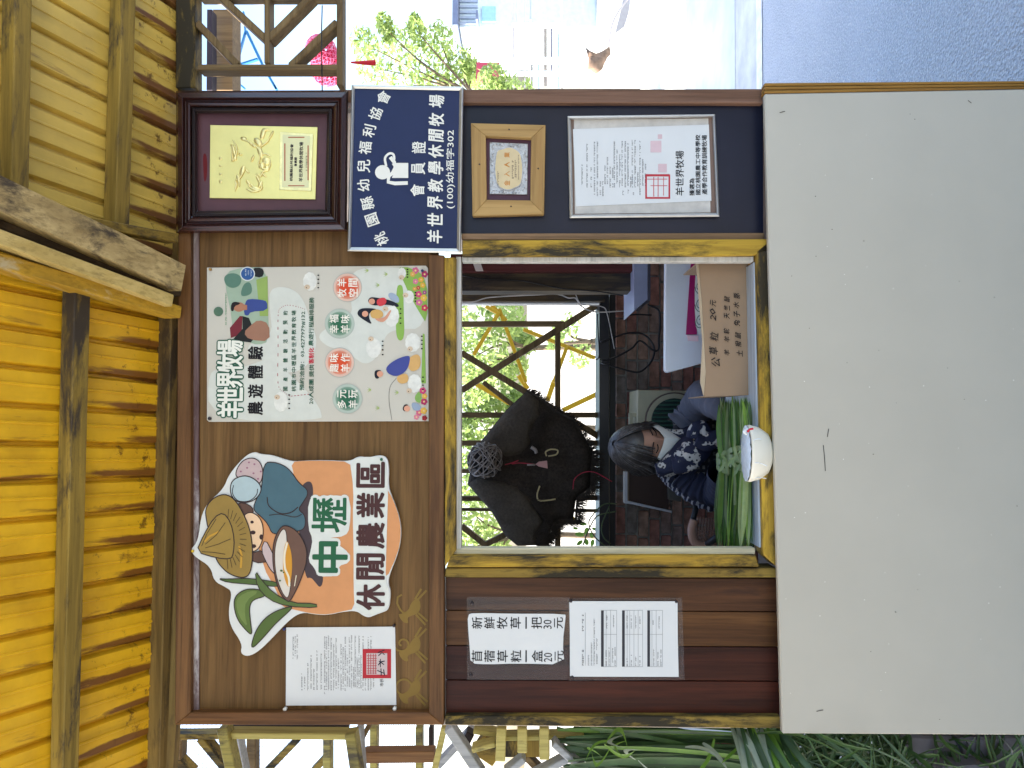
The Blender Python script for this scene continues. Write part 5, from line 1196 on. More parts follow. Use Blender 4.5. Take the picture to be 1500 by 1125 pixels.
# ears
for sx in (-1, 1):
    k0 = len(vs); ev = []; n = 10
    for r in (1, .6, .0):
        for k in range(n): ev.append(HL(sx*(.072+.014*(1-r)), .008+.016*r*math.cos(2*math.pi*k/n), -.01+.03*r*math.sin(2*math.pi*k/n)))
    vs += ev
    for r in range(2):
        for k in range(n): fs.append([k0+r*n+k, k0+r*n+(k+1) % n, k0+(r+1)*n+(k+1) % n, k0+(r+1)*n+k])
SKIN = plain('skin', (.50, .28, .20), .5, .08, 20, spec=.35)
body = mk('body', vs, fs, SKIN, per, smooth=True); fixn(body)
rm = body.modifiers.new('join', 'REMESH'); rm.mode = 'VOXEL'; rm.voxel_size = .0045; rm.use_smooth_shade = True
sm = body.modifiers.new('smooth', 'SMOOTH'); sm.factor = .5; sm.iterations = 2
_dg = bpy.context.evaluated_depsgraph_get(); _m = bpy.data.meshes.new_from_object(body.evaluated_get(_dg)); body.modifiers.clear(); body.data = _m; _m.name = 'body'
bm = bmesh.new(); bm.from_mesh(_m); seen = set(); isl = []
for v0 in bm.verts:
    if v0 in seen: continue
    st0 = [v0]; seen.add(v0); cur = []
    while st0:
        x_ = st0.pop(); cur.append(x_)
        for e_ in x_.link_edges:
            y_ = e_.other_vert(x_)
            if y_ not in seen: seen.add(y_); st0.append(y_)
    isl.append(cur)
isl.sort(key=len); print('ISLANDS', [len(q_) for q_ in isl])
for c_ in isl[:-1]: bmesh.ops.delete(bm, geom=c_, context='VERTS')
bm.to_mesh(_m); bm.free()
for p_ in _m.polygons: p_.use_smooth = True
# eyes, brows (looking down), glasses
EW = plain('eye_dark', (.012, .01, .01), .2)
for sx in (-1, 1):
    pts = [HL(sx*(.016+.030*k/5), -.0885+.010*(k/5)**2, .006-.004*math.sin(k/5*math.pi)) for k in range(6)]
    tube('eyelid', pts, lambda t: .0022, EW, per, n=6, k=0)
    pts = [HL(sx*(.013+.036*k/5), -.0925+.014*(k/5)**2, .026+.004*math.sin(k/5*math.pi)) for k in range(6)]
    tube('eyebrow', pts, lambda t: .0026*(1-.6*t), plain('brow', (.03, .022, .02), .8), per, n=6, k=0)
    gl = [HL(sx*.032+.024*math.cos(a), -.104+.012*abs(math.cos(a) if sx*math.cos(a) > 0 else 0), .004+.017*math.sin(a)) for a in [k*math.pi/10 for k in range(21)]]
tube('lip_line', [HL(-.02, -.093, -.062), HL(0, -.097, -.060), HL(.02, -.093, -.062)], .003, plain('lip', (.3, .1, .09), .4), per, n=6, k=3)
# mask
mv = []; mf = []; NU, NV = 18, 10
for j in range(NV+1):
    v_ = j/NV; z = -.004-.106*v_
    for i in range(NU+1):
        u = -1+2*i/NU; wd = .089*(1-.18*v_)*(.72+.28*math.sin(math.pi*min(1, v_*1.2+.15)))
        x = u*wd; pk = (1-abs(u))
        y = -.078-.040*pk**.9*(.55+.6*math.sin(math.pi*min(1, .15+v_*.75)))+.036*abs(u)**2-.008
        if v_ > .8: y += .012*(v_-.8)/.2
        mv.append(HL(x, y, z-.006*pk*(v_)))
for j in range(NV):
    for i in range(NU): mf.append([j*(NU+1)+i, j*(NU+1)+i+1, (j+1)*(NU+1)+i+1, (j+1)*(NU+1)+i])
MSK = plain('mask_white', (.85, .86, .82), .7, .04, 20, bmp=.15, bscale=200)
o = mk('face_mask', mv, mf, MSK, per, smooth=False); fixn(o); m_ = o.modifiers.new('t', 'SOLIDIFY'); m_.thickness = .0015
for sx in (-1, 1):
    tube('mask_loop', [HL(sx*.06, -.05, -.03), HL(sx*.076, -.01, -.005), HL(sx*.08, .015, .01)], .0012, MSK, per, n=5)
    tube('mask_loop', [HL(sx*.052, -.045, -.10), HL(sx*.072, -.005, -.05), HL(sx*.08, .018, -.02)], .0012, MSK, per, n=5)
# hair cap + strands
def hairlen(th):  # how far down hair goes for azimuth
    a = abs((th+math.pi) % (2*math.pi)-math.pi)
    return a
def hairmt(name, c, c2):
    m, t, b = newmat(name); v = coords(t, (1, 1, 1)); n = noisen(t, v, 45, 5, .7)
    t.links.new(ramp(t, n, [(.3, c2), (.7, c)]), b.inputs['Base Color']); b.inputs['Roughness'].default_value = .38; b.inputs['Specular IOR Level'].default_value = .6
    return m
HM = hairmt('hair_dark', (.06, .052, .05), (.02, .017, .016)); HG = hairmt('hair_grey', (.20, .195, .20), (.06, .056, .056))
cv = []; cfa = []; nh, nv_ = 40, 14
part = (.0, -.02)
for j in range(nv_+1):
    for i in range(nh):
        th = 2*math.pi*i/nh; a = hairlen(th)
        low = .55 if a < .6 else (.55-(a-.6)*1.5 if a < 1.1 else (-.2-(a-1.1)*.9 if a < 1.6 else -.63))    # elevation limit: forehead open, sides and back long
        ph = math.pi/2-(math.pi/2-low)*j/nv_
        x, y, z = headpt(th, ph); s = 1.13 if j > 0 else 1.12
        x *= s*1.02; y = y*s+.004; z = z*1.09
        if ph < -.1: x *= 1.15; y *= 1.1; z = z*1.0-.02*(-.1-ph)
        r_ = 1+.02*noise.noise(Vector((x*60, y*60, z*20)))
        cv.append(HL(x*r_, y*r_, z))
for j in range(nv_):
    for i in range(nh): cfa.append([j*nh+i, j*nh+(i+1) % nh, (j+1)*nh+(i+1) % nh, (j+1)*nh+i])
hair = mk('hair', cv, cfa, HM, per, smooth=True); fixn(hair)
st = [Soup(), Soup()]; rh = random.Random(21)
for i in range(620):
    th = rh.uniform(.4, 2*math.pi-.4); a = hairlen(th); low = .3 if a < .62 else (.3-(a-.62)*1.6 if a < 1.05 else (-.38-(a-1.05)*.6 if a < 1.6 else -.72))
    low += rh.uniform(-.14, .12); pts = []; n = 9; th0 = th
    for k in range(n):
        f = k/(n-1); ph = 1.45-(1.45-low)*f; x, y, z = headpt(th0*(1) , ph)
        s = 1.15+.035*rh.random()*(.3+f); x *= s*1.03; y = y*s+.004; z = z*1.11
        if ph < -.1: x *= 1.16; y *= 1.1; z -= .02*(-.1-ph)
        if a < .9: y -= .006*math.sin(f*3.1)
        pts.append(HL(x, y, z))
    v, f_ = tubemesh(pts, lambda t: .0017*(1-.6*t)+.0003, 4, False); st[0 if rh.random() < .72 else 1].add((v, f_))
st[0].mk('hair_strands', HM, hair, smooth=True, kind='stuff'); st[1].mk('hair_strands', HG, hair, smooth=True, kind='stuff')
# garments
def checks():
    m, t, b = newmat('check_cloth'); tc = t.nodes.new('ShaderNodeTexCoord'); ck = []
    sp_ = t.nodes.new('ShaderNodeSeparateXYZ'); t.links.new(tc.outputs['Object'], sp_.inputs[0])
    wv = [mathn(t, 'SINE', mathn(t, 'MULTIPLY', sp_.outputs[i], k)) for i, k in ((0, 250), (2, 330))]
    pr = mathn(t, 'MULTIPLY', mathn(t, 'GREATER_THAN', wv[0], -.1), mathn(t, 'GREATER_THAN', wv[1], .1))
    n = noisen(t, tc.outputs['Object'], 60, 4); f = mathn(t, 'MULTIPLY', pr, ramp(t, n, [(.35, .1), (.65, 1.0)]))
    t.links.new(mix(t, f, (.012, .013, .02), (.22, .22, .2)), b.inputs['Base Color']); b.inputs['Roughness'].default_value = .9; bump(t, b, n, .5, .004); return m
CHK = checks(); NAVY = plain('navy_cloth', (.018, .024, .055), .8, .25, 12, bmp=.5, bscale=60); GRY = plain('grey_sleeve', (.09, .10, .135), .8, .2, 10, bmp=.5, bscale=50)
vs, fs = skinmesh([pelv, waist, chest, uch, nk+Vector((0, .02, -.035)), shR, shL], [(0, 1), (1, 2), (2, 3), (3, 4), (3, 5), (3, 6)], [.15, .138, .14, .118, .062, .07, .07], 2)
vest = mk('check_vest', vs, fs, CHK, per, smooth=True); fixn(vest)
def foldsleeve(name, pts, rad, mat):
    c = crv(pts, 14); vs, fs = [], []; n = 18; L = len(c)
    for i, p in enumerate(c):
        d = (c[min(i+1, L-1)]-c[max(i-1, 0)]).normalized(); s = d.cross(Vector((.1, .2, 1))).normalized(); u = s.cross(d); t = i/(L-1)
        r0 = rad(t)*(1+.07*math.sin(i*1.35+.6*math.sin(i)))
        for k in range(n):
            a = 2*math.pi*k/n; rr = r0*(1+.06*noise.noise(Vector((math.cos(a)*1.5, math.sin(a)*1.5, i*.45)))); vs.append(p+s*math.cos(a)*rr+u*math.sin(a)*rr)
    for i in range(L-1):
        for k in range(n): fs.append([i*n+k, i*n+(k+1) % n, (i+1)*n+(k+1) % n, (i+1)*n+k])
    o = mk(name, vs, fs, mat, per, smooth=True); fixn(o); return o
foldsleeve('sleeve', [shR+Vector((-.03, 0, .02)), shR+Vector((.02, -.02, -.02)), elR, elR.lerp(wrR, .5)+Vector((0, 0, .01)), wrR], lambda t: .072-.030*t, GRY)
foldsleeve('sleeve', [shL+Vector((.03, 0, .02)), shL+Vector((-.015, -.02, -.03)), elL+Vector((.01, 0, .02)), elL.lerp(wrL, .5), wrL], lambda t: .078-.030*t, NAVY)
# striped left flank panel of the jacket
STR = None
m, t, b = newmat('stripe_knit'); v = coords(t, (1, 1, 1)); wv = t.nodes.new('ShaderNodeTexWave'); wv.inputs['Scale'].default_value = 22; wv.inputs['Distortion'].default_value = 3; wv.bands_direction = 'DIAGONAL'; t.links.new(v, wv.inputs[0])
t.links.new(ramp(t, wv.outputs['Fac'], [(.62, (.015, .02, .05)), (.75, (.38, .4, .45))]), b.inputs['Base Color']); b.inputs['Roughness'].default_value = .9
foldsleeve('striped_shoulder', [W(972, 686, PY+.03), W(992, 703, PY+.07), W(1020, 722, PY+.09), W(1052, 735, PY+.09), W(1085, 738, PY+.1)], lambda t: .034+.012*math.sin(t*3), m)
tag_ = tube('collar_tab', [W(966, 680, PY-.03), W(972, 687, PY-.02)], .012, plain('hot_pink', (.6, .03, .2), .6), per, k=2)
def scarfm():
    m, t, b = newmat('scarf_cloth'); v = coords(t, (1, 1, 1)); n0 = noisen(t, v, 30, 2, .4); vo = t.nodes.new('ShaderNodeTexVoronoi'); vo.inputs['Scale'].default_value = 95; t.links.new(v, vo.inputs['Vector'])
    dots = ramp(t, vo.outputs['Distance'], [(.30, (.02, .02, .035)), (.42, (.55, .54, .52))])
    c = mix(t, ramp(t, n0, [(.55, 0.0), (.58, 1.0)]), (.010, .014, .045), dots)
    t.links.new(c, b.inputs['Base Color']); b.inputs['Roughness'].default_value = .75; return m
SCM = scarfm(); 
A6 = lambda L, Y: [W(x, y, Y) for x, y in Zc(880, 600, 7.03, L)]
def ribbon(name, pts, rad, mat, fl=.5, seed=0):
    c = crv(pts, 10); vs, fs = [], []; n = 16; L = len(c)
    for i, p in enumerate(c):
        d = (c[min(i+1, L-1)]-c[max(i-1, 0)]).normalized(); s = d.cross(Vector((0, -1, .1))).normalized(); u = s.cross(d); t = i/(L-1); r0 = rad(t)
        for k in range(n):
            a = 2*math.pi*k/n; rr = r0*(1+.16*math.cos(a*5+seed+t*4)); vs.append(p+s*math.cos(a)*rr+u*math.sin(a)*rr*fl)
    for i in range(L-1):
        for k in range(n): fs.append([i*n+k, i*n+(k+1) % n, (i+1)*n+(k+1) % n, (i+1)*n+k])
    fs += [list(range(n)), list(range((L-1)*n, L*n))]
    o = mk(name, vs, fs, mat, per, smooth=True); fixn(o); return o
ribbon('scarf', A6([(570, 615), (680, 590), (790, 520), (880, 430), (960, 330), (1000, 240)], PY-.10), lambda t: .020+.022*math.sin(t*3.1), SCM, .7, 0)
ribbon('scarf', A6([(740, 580), (800, 570), (880, 520), (950, 450), (1030, 400), (1000, 330)], PY-.15), lambda t: .022+.022*math.sin(t*3.1), SCM, .6, 2)
ribbon('scarf', A6([(960, 300), (980, 220), (1040, 200), (1050, 270), (980, 300)], PY-.17), lambda t: .026, SCM, .7, 1)
ribbon('scarf', A6([(980, 320), (1080, 350), (1170, 310), (1260, 290)], PY-.19), lambda t: .020+.016*t, SCM, .6, 3)
ribbon('scarf', A6([(640, 270), (760, 290), (860, 270), (960, 240)], PY-.02), lambda t: .028, SCM, .7, 4)
# trousers
vs, fs = skinmesh([pelv, bv[12], kneeR, ftR+Vector((0, 0, .06)), bv[16], kneeL, ftL+Vector((0, 0, .06))], [(0, 1), (1, 2), (2, 3), (0, 4), (4, 5), (5, 6)], [.14, .095, .072, .055, .095, .072, .055], 1)
o = mk('trousers', vs, fs, NAVY, per, smooth=True); fixn(o)
st_ = thing('stool', 'low round stool the woman sits on behind the counter', 'stool', Vector((pelv.x, pelv.y+.03, .01)))
sx, sy = pelv.x, pelv.y+.03
vs, fs = tubemesh([(sx, sy, .36), (sx, sy, .40)], .17, 20); mk('seat', vs, fs, BRN_X, st_)
for a in range(4): vs, fs = tubemesh([(sx+.12*math.cos(a*1.57+.78), sy+.12*math.sin(a*1.57+.78), .36), (sx+.15*math.cos(a*1.57+.78), sy+.15*math.sin(a*1.57+.78), .012)], .014, 8); mk('leg', vs, fs, BRN_X, st_)
# ================================================================== SIDE LATTICES
# right lattice (on the facade line)
rl = thing('timber_lattice', 'brown timber lattice with diagonal braces right of the mahogany plaque', 'lattice', W(500, 60, .05))
L5 = lambda L: Zc(260, 0, 5.77, L)
for (a, b, wd, m, nm, th) in [((277, -80), (277, 134), 29, YD_X, 'top_beam', .05), ((500, -80), (500, 130), 9, LAT, 'rail', .045), ((394.5, -20), (394.5, 98), 8, LAT, 'rail', .045), ((294, 103.5), (498, 103.5), 9, LATZ, 'upright', .045), ((294, -3), (500, -3), 9, LATZ, 'upright', .045),
                          ((324, -2), (393, 62), 10, LAT, 'brace', .045), ((396, 62), (460, -2), 10, LAT, 'brace', .045), ((292, 38), (352, 100), 11, LAT, 'brace', .045), ((428, 101), (496, 37), 10, LAT, 'brace', .045)]:
    pbeam(nm, a, b, wd, .02 if nm != 'brace' else .024, th, m, rl)
tag(prism('timber_post', L5([(300, 80), (465, 80), (465, 570), (290, 570), (290, 750), (460, 750), (460, 85), (300, 85)])[0:1]+L5([(465, 80), (465, 760), (290, 760)]), 1.2, 1.3, wood('far_brown', (.3, .2, .1), (.18, .12, .07), 'Z', .7)), 'brown upright timber seen behind the right lattice', 'timber')
tag(prism('dark_cloth_strip', L5([(250, 80), (292, 80), (292, 760), (245, 760)]), 1.1, 1.15, plain('strip_dark', (.03, .02, .03), .7)), 'dark narrow strip hanging behind the right lattice', 'strip')
BLU = plain('blue_pole', (.02, .16, .38), .5)
bf = thing('blue_frame', 'thin blue pole frame standing beyond the right lattice', 'frame', W(400, 60, 4.0))
for a, b, wd in [((575, 270), (515, 490), 14), ((560, 100), (575, 270), 12), ((585, 265), (735, 580), 22), ((540, 545), (680, 500), 18), ((800, 690), (840, 760), 20), ((510, 700), (570, 750), 14), ((735, 580), (840, 760), 20)]:
    A, B = L5([a, b]); pbeam('pole', A, B, wd/5.77, 4.0, .03, BLU, bf)
# red mesh balls
def meshball(px, py, rpx, Y, label):
    c = W(px, py, Y); r = rpx*(Y-CAM.y)/FPX; th = thing('mesh_lantern', label, 'lantern', c, 'red round lanterns')
    s = Soup(); m = bmesh.new(); bmesh.ops.create_icosphere(m, subdivisions=3, radius=r)
    for e in m.edges:
        a, b = e.verts; s.add(tubemesh([c+a.co, c+b.co], r*.022, 4, False))
    m.free(); s.mk('mesh_shell', plain('lantern_pink', (.75, .16, .32), .5), th)
    rn = random.Random(px); s = Soup()
    m = bmesh.new(); bmesh.ops.create_icosphere(m, subdivisions=3, radius=r*.93); vs = [c+v.co*(1+rn.uniform(-.06, .05)) for v in m.verts]; fs = [[v.index for v in f.verts] for f in m.faces if rn.random() < .8]; m.free()
    mk('inner_petals', vs, fs, leafm('petal_red', (.65, .02, .10), (.5, .02, .08), .5), th)
meshball(470, 74, 23, 2.6, 'upper red lantern ball half hidden by a diagonal brace'); meshball(480, 101, 25, 2.75, 'lower red lantern ball behind the lattice rail')
tag(tube('wire', [W(472, 8, .0), W(471, 60, -.01), W(472, 134, .0)], .0018, CBL), 'thin dark wire running down the right lattice', 'wire')
tag(tube('red_tassel', [W(514, 91.5, .5), W(530, 92, .5), W(550, 92, .5)], lambda t: .003+.007*t, plain('tassel_red', (.6, .01, .02), .6)), 'small bright red tassel hanging in front of the tree', 'tassel')

# left lattice group
ll = thing('braced_frame', 'yellow and grey timber frame with braces left of the notice board', 'timber frame', W(660, 1100, .4))
A5 = lambda L: Zc(250, 1040, 5, L); B4 = lambda L: Zc(500, 1040, 4.286, L)
YL = wood('light_yellow', (.62, .55, .2), (.45, .38, .12), 'Z', .6, (.1, .09, .05), 1.2, .58, .68); GW = wood('grey_white', (.5, .52, .54), (.36, .38, .4), 'Z', .6, None, 1); YG = wood('yellow_green', (.5, .43, .12), (.28, .24, .08), 'Z', .6, (.08, .07, .05), 1.1, .48, .6)
BR2 = wood('brown2', (.3, .16, .07), (.18, .09, .04), 'Z', .6)
fr_l = [('rail', A5([(40, 178)])[0], A5([(380, 172)])[0], 8, .3, YD_Z), ('brace', A5([(230, 190)])[0], A5([(430, 430)])[0], 10, .3, YD_Z), ('post', A5([(80, 200)])[0], A5([(75, 345)])[0], 9, .5, LATZ), ('brace', A5([(50, 350)])[0], A5([(160, 460)])[0], 14, .5, YD_Z),
        ('post', A5([(395, 115)])[0], A5([(470, 460)])[0], 15, .1, YG), ('rail', A5([(430, 165)])[0], A5([(1300, 172)])[0], 9, .12, YL), ('post', A5([(1325, 150)])[0], A5([(1370, 460)])[0], 15, .1, YG), ('dark_rail', A5([(415, 127)])[0], A5([(1300, 130)])[0], 8, .2, wood('dark_rail', (.03, .02, .015), (.02, .01, .01))),
        ('brace', A5([(490, 190)])[0], A5([(540, 460)])[0], 11, .6, GW), ('post', A5([(605, 190)])[0], A5([(605, 460)])[0], 13, .7, LATZ), ('brace', A5([(945, 195)])[0], A5([(690, 460)])[0], 9, .6, YD_Z), ('post', A5([(1155, 190)])[0], A5([(1155, 460)])[0], 11, .6, YG), ('brace', A5([(1160, 320)])[0], A5([(1040, 450)])[0], 9, .62, YD_Z),
        ('post', B4([(208, 95)])[0], B4([(208, 400)])[0], 10, .7, YG), ('post', B4([(492, 95)])[0], B4([(492, 400)])[0], 10, .7, YG), ('post', B4([(566, 95)])[0], B4([(566, 310)])[0], 6, .6, wood('dark_rail', (.03, .02, .015), (.02, .01, .01))), ('plank', B4([(145, 280)])[0], B4([(590, 275)])[0], 16, .4, BR2),
        ('brace', B4([(115, 95)])[0], B4([(135, 400)])[0], 8, .3, GW), ('brace', B4([(175, 95)])[0], B4([(120, 200)])[0], 7, .35, LATZ), ('brace', B4([(650, 95)])[0], B4([(580, 400)])[0], 9, .25, YL), ('brace', B4([(675, 95)])[0], B4([(880, 400)])[0], 14, .2, GW), ('brace', B4([(825, 110)])[0], B4([(610, 340)])[0], 9, .5, GW)]
for nm, a, b, wd, Y, m in fr_l: pbeam(nm, a, b, wd, Y, .05, m, ll)
tg2 = thing('timber_tangle', 'stack of short painted offcuts nailed crosswise above the grass at the left', 'timber stack', W(840, 1100, .3))
for nm, a, b, wd, Y, m in [('offcut', (735, 62+1040-40), (733, 1110), 14, .12, YL), ('offcut', (765, 1062), (765, 1098), 14, .12, YL), ('offcut', (797, 1062), (797, 1108), 14, .14, YL), ('crossbar', (740, 1077), (855, 1075), 7, .18, YL), ('crossbar', (694, 1067), (728, 1072), 7, .2, YL), ('crossbar', (692, 1095), (726, 1086), 7, .15, YL),
                          ('board', (700, 1085), (730, 1105), 30, .35, YD_Z), ('board', (740, 1092), (805, 1092), 24, .3, YD_X), ('brace', (810, 1085), (860, 1130), 9, .12, GW), ('brace', (840, 1103), (780, 1135), 9, .16, GW), ('brace', (740, 1130), (768, 1108), 9, .15, GW), ('board', (830, 1085), (870, 1080), 12, .4, YD_X), ('brace', (770, 1105), (795, 1130), 9, .3, LATZ), ('board', (690, 1070), (680, 1090), 12, .4, wood('dark_rail', (.03, .02, .015), (.02, .01, .01)))]:
    pbeam(nm, a, b, wd, Y, .05, m, tg2)
# wire mesh panel beyond
wm = Soup(); cm = W(285, 1090, 1.2)
for i in range(40):
    wm.add(boxv(cm.x-.35+i*.018, cm.x-.35+i*.018+.0012, cm.y, cm.y+.0012, cm.z-.45, cm.z+.1)); 
for i in range(30): wm.add(boxv(cm.x-.35, cm.x+.36, cm.y, cm.y+.0012, cm.z-.45+i*.018, cm.z-.45+i*.018+.0012))
tag(wm.mk('wire_mesh', plain('mesh_grey', (.35, .36, .38), .6)), 'fine wire mesh panel behind the left timber frame', 'mesh panel')
cu = Soup()
for i in range(26): cu.add(boxv(W(560, 1090, 2.2).x-.5, W(560, 1090, 2.2).x+.3, 2.2, 2.203, W(545+i*2.6, 1090, 2.2).z, W(545+i*2.6, 1090, 2.2).z+.003))
tag(cu.mk('bamboo_screen', wood('screen_pale', (.62, .5, .36), (.5, .4, .3))), 'pale slatted screen far behind the left frame', 'screen')

# grass heap at lower left
rg = random.Random(77)
DGR = [leafm('dark_blade_%d' % i, a, b, .2, .4, 10) for i, (a, b) in enumerate([((.045, .10, .035), (.02, .045, .018)), ((.07, .15, .04), (.03, .07, .025)), ((.16, .3, .04), (.08, .18, .02)), ((.3, .36, .28), (.16, .2, .13))])]
gb = thing('grass_sheaf', 'big sheaf of dark green cut grass leaning against the wall at the left', 'grass sheaf', W(1150, 1110, .2))
for i in range(110):
    py = 1066+rg.random()**.8*90; x0 = rg.uniform(815, 900); x1 = rg.uniform(1040, 1180); Y = rg.uniform(.08, .32)
    v, f = blade_vf(W(x0, py+rg.uniform(-12, 4), Y), W(x1, py+rg.uniform(-4, 26), Y+rg.uniform(-.05, .05)), rg.uniform(.008, .02), rg.uniform(-.03, .03), 0, .3, 8, Vector((rg.uniform(-.4, .4), -1, 0)))
    mk('leaf', v, f, DGR[0 if rg.random() < .5 else (1 if rg.random() < .85 else 2)], gb, smooth=True)
for i in range(26):
    xx = rg.uniform(1062, 1145); Y = rg.uniform(-.02, .08)
    v, f = blade_vf(W(xx, 1055+rg.uniform(0, 12), Y+.05), W(xx+rg.uniform(10, 75), 1150+rg.uniform(-10, 30), Y-.1), rg.uniform(.010, .02), rg.uniform(-.02, .02), 0, .2, 8, Vector((rg.uniform(-.4, .4), -1, 0)))
    mk('leaf', v, f, rg.choice((DGR[2], DGR[3], DGR[1], DGR[0])), gb, smooth=True)
for i in range(14):
    xx = rg.uniform(850, 1100)
    v, f = blade_vf(W(xx, 1075+rg.uniform(0, 40), .06), W(xx+rg.uniform(-50, 70), 1100+rg.uniform(-10, 40), .0), rg.uniform(.006, .014), rg.uniform(-.05, .05), 0, .4, 10, Vector((rg.uniform(-.4, .4), -1, 0)))
    mk('leaf', v, f, DGR[2 if i % 3 else 3], gb, smooth=True)
gh = Soup(); gh2 = Soup()
for i in range(1900):
    x0 = rg.uniform(1100, 1560); py = rg.uniform(1045, 1230); Y = rg.uniform(.0, .5)
    p = W(x0, py, Y); a = rg.uniform(0, 6.28); L = rg.uniform(.08, .32); hz = rg.uniform(-.12, .06)
    q_ = p+Vector((math.cos(a)*L, math.sin(a)*L*.6, hz-(.1 if x0 < 1300 else 0)))
    q_.z = max(q_.z, .02); p.z = max(p.z, .02)
    if max(p.x, q_.x) > bB.x-.015 and min(p.y, q_.y) < .02: continue
    if max(p.x, q_.x) > bB.x+.02: continue
    (gh if rg.random() < .86 or x0 < 1350 else gh2).add(blade_vf(p, q_, rg.uniform(.004, .014), rg.uniform(-.03, .03), 0, .35, 4, Vector((rg.uniform(-1, 1), -1, .5))))
mm = [v for v in gh.v]
gh.mk('grass_heap', DGR[1], kind='stuff'); gh2.mk('dry_grass', leafm('dry_blade', (.3, .32, .3), (.18, .2, .18), .2), kind='stuff')
slb = thing('rubble_slabs', 'grey broken slabs lying under cut grass at the lower left', 'slabs', W(1480, 1110, .1))
for (poly, Y) in [([(1330, 1078), (1400, 1080), (1420, 1130), (1340, 1140)], .12), ([(1405, 1082), (1490, 1078), (1520, 1125), (1425, 1130)], .10), ([(1380, 1125), (1460, 1120), (1530, 1180), (1380, 1190)], .04)]:
    prism('slab', poly, Y, Y+.08, plain('slab_grey', (.2, .19, .21), .8, .25, 8, bmp=.6, bscale=30), slb, .006)
bk = thing('brick_pile', 'reddish brown boards low behind the grass sheaf at the left', 'boards', W(1100, 1120, .6))
for i, x in enumerate((930, 985, 1040, 1095)): prism('board', rect(x, 1085+i*3, x+50, 1260), .55+.01*i, .60+.01*i, wood('red_board', (.22, .09, .05), (.12, .05, .03), 'X', .6), bk, .002)

# ================================================================== BACKGROUND OUTSIDE
def leafcloud(name, centers, n, size, mat, seed, parent=None):
    rn = random.Random(seed); vs = []; fs = []
    for i in range(n):
        c, r = rn.choice(centers); 
        while True:
            d = Vector((rn.uniform(-1, 1), rn.uniform(-1, 1), rn.uniform(-1, 1)))
            if d.length < 1: break
        p = Vector(c)+Vector((d.x*r[0], d.y*r[1], d.z*r[2])); a = Vector((rn.uniform(-1, 1), rn.uniform(-1, 1), rn.uniform(-1, 1))).normalized(); b = a.orthogonal().normalized(); s = size*rn.uniform(.5, 1.3)
        k = len(vs); vs += [p-a*s, p+b*s*.45, p+a*s, p-b*s*.45]; fs.append([k, k+1, k+2, k+3])
    return mk(name, vs, fs, mat, parent)
def tree(label, base, h, cr, n, size, mat, seed, trunk=.1):
    rn = random.Random(seed); base = Vector(base); t = thing('tree', label, 'tree', base, 'trees behind the booth')
    trunk *= .5; top = base+Vector((rn.uniform(-.1, .1), 0, h*.5)); tube('trunk', [base, base.lerp(top, .5)+Vector((rn.uniform(-.1, .1), 0, 0)), top], lambda q: trunk*(1-.5*q), plain('bark', (.12, .09, .06), .9, .3, 12, bmp=.6, bscale=20), t, n=9)
    cs = []
    for i in range(9):
        a = rn.uniform(0, 6.28); rr = cr*rn.uniform(.2, .75); c = base+Vector((math.cos(a)*rr, math.sin(a)*rr, h*rn.uniform(.45, .95))); cs.append((c, (cr*.38*rn.uniform(.7, 1.2), cr*.38, h*.13*rn.uniform(.7, 1.2))))
        tube('limb', [top-Vector((0, 0, h*.12)), top.lerp(c, .6)+Vector((0, 0, .1)), c], lambda q: trunk*.4*(1-.8*q), MATS['bark'], t, n=6, k=3)
    leafcloud('crown', cs, n, size, mat, seed, t); return t
LF1 = leafm('foliage_light', (.36, .46, .16), (.22, .31, .09), .55, .5, 3); LF2 = leafm('foliage_mid', (.28, .38, .12), (.15, .23, .06), .55, .5, 3)
def at(px, py, Y): 
    p = W(px, py, Y); return (p.x, Y, 0)
def ptree(label, pts, Y, n, size, mat, seed, bx=None):
    cs = [(W(px, py, Y+rg.uniform(-.5, .5)), (r*(Y+2.1)/FPX, .45, r*(Y+2.1)/FPX)) for px, py, r in pts]
    mx = sum(c[0].x for c in cs)/len(cs); t = thing('tree', label, 'tree', (mx, Y, 0), 'trees behind the booth')
    bx = mx if bx is None else bx; t.location.x = bx
    hub = Vector((bx+.02, Y, max(.6, min(c[0].z for c in cs)-.1)))
    tube('trunk', [(bx, Y, 0), (bx+.03, Y, hub.z*.6), hub], lambda q: .05*(1-.3*q), plain('bark', (.12, .09, .06), .9, .3, 12, bmp=.6, bscale=20), t, n=8)
    for c, r in cs: tube('limb', [hub, hub.lerp(c, .5)+Vector((rg.uniform(-.1, .1), 0, .08)), c], lambda q: .022*(1-.8*q)+.002, MATS['bark'], t, n=5, k=3)
    leafcloud('crown', cs, n, size, mat, seed, t)
ptree('leafy tree with open sunlit crown standing right of the booth', [(535, 65, 22), (550, 100, 28), (585, 65, 28), (620, 95, 32), (645, 60, 26), (680, 95, 24), (600, 125, 30), (655, 122, 28), (692, 108, 16), (565, 42, 12), (610, 45, 14)], 9.5, 2900, .06, LF1, 1, bx=at(800, 146, 9.5)[0])
ptree('light green tree directly behind the back lattice, right half', [(672, 470, 45), (700, 520, 45), (690, 560, 40), (740, 470, 30), (745, 540, 32), (770, 500, 18)], 7.6, 1600, .062, LF1, 2)
ptree('mid green tree behind the hanging cape', [(680, 610, 40), (720, 590, 35), (670, 650, 40), (760, 590, 22), (700, 700, 40)], 8.6, 1350, .07, LF2, 3)
ptree('pale green tree behind the left side of the back lattice', [(690, 750, 36), (720, 790, 30), (670, 800, 40), (750, 760, 16), (735, 820, 25)], 9.4, 1050, .07, LF1, 4)
ptree('small twiggy tree seen low through the right end of the back lattice', [(830, 480, 22), (850, 520, 20), (812, 500, 12)], 6.9, 260, .05, LF2, 5)
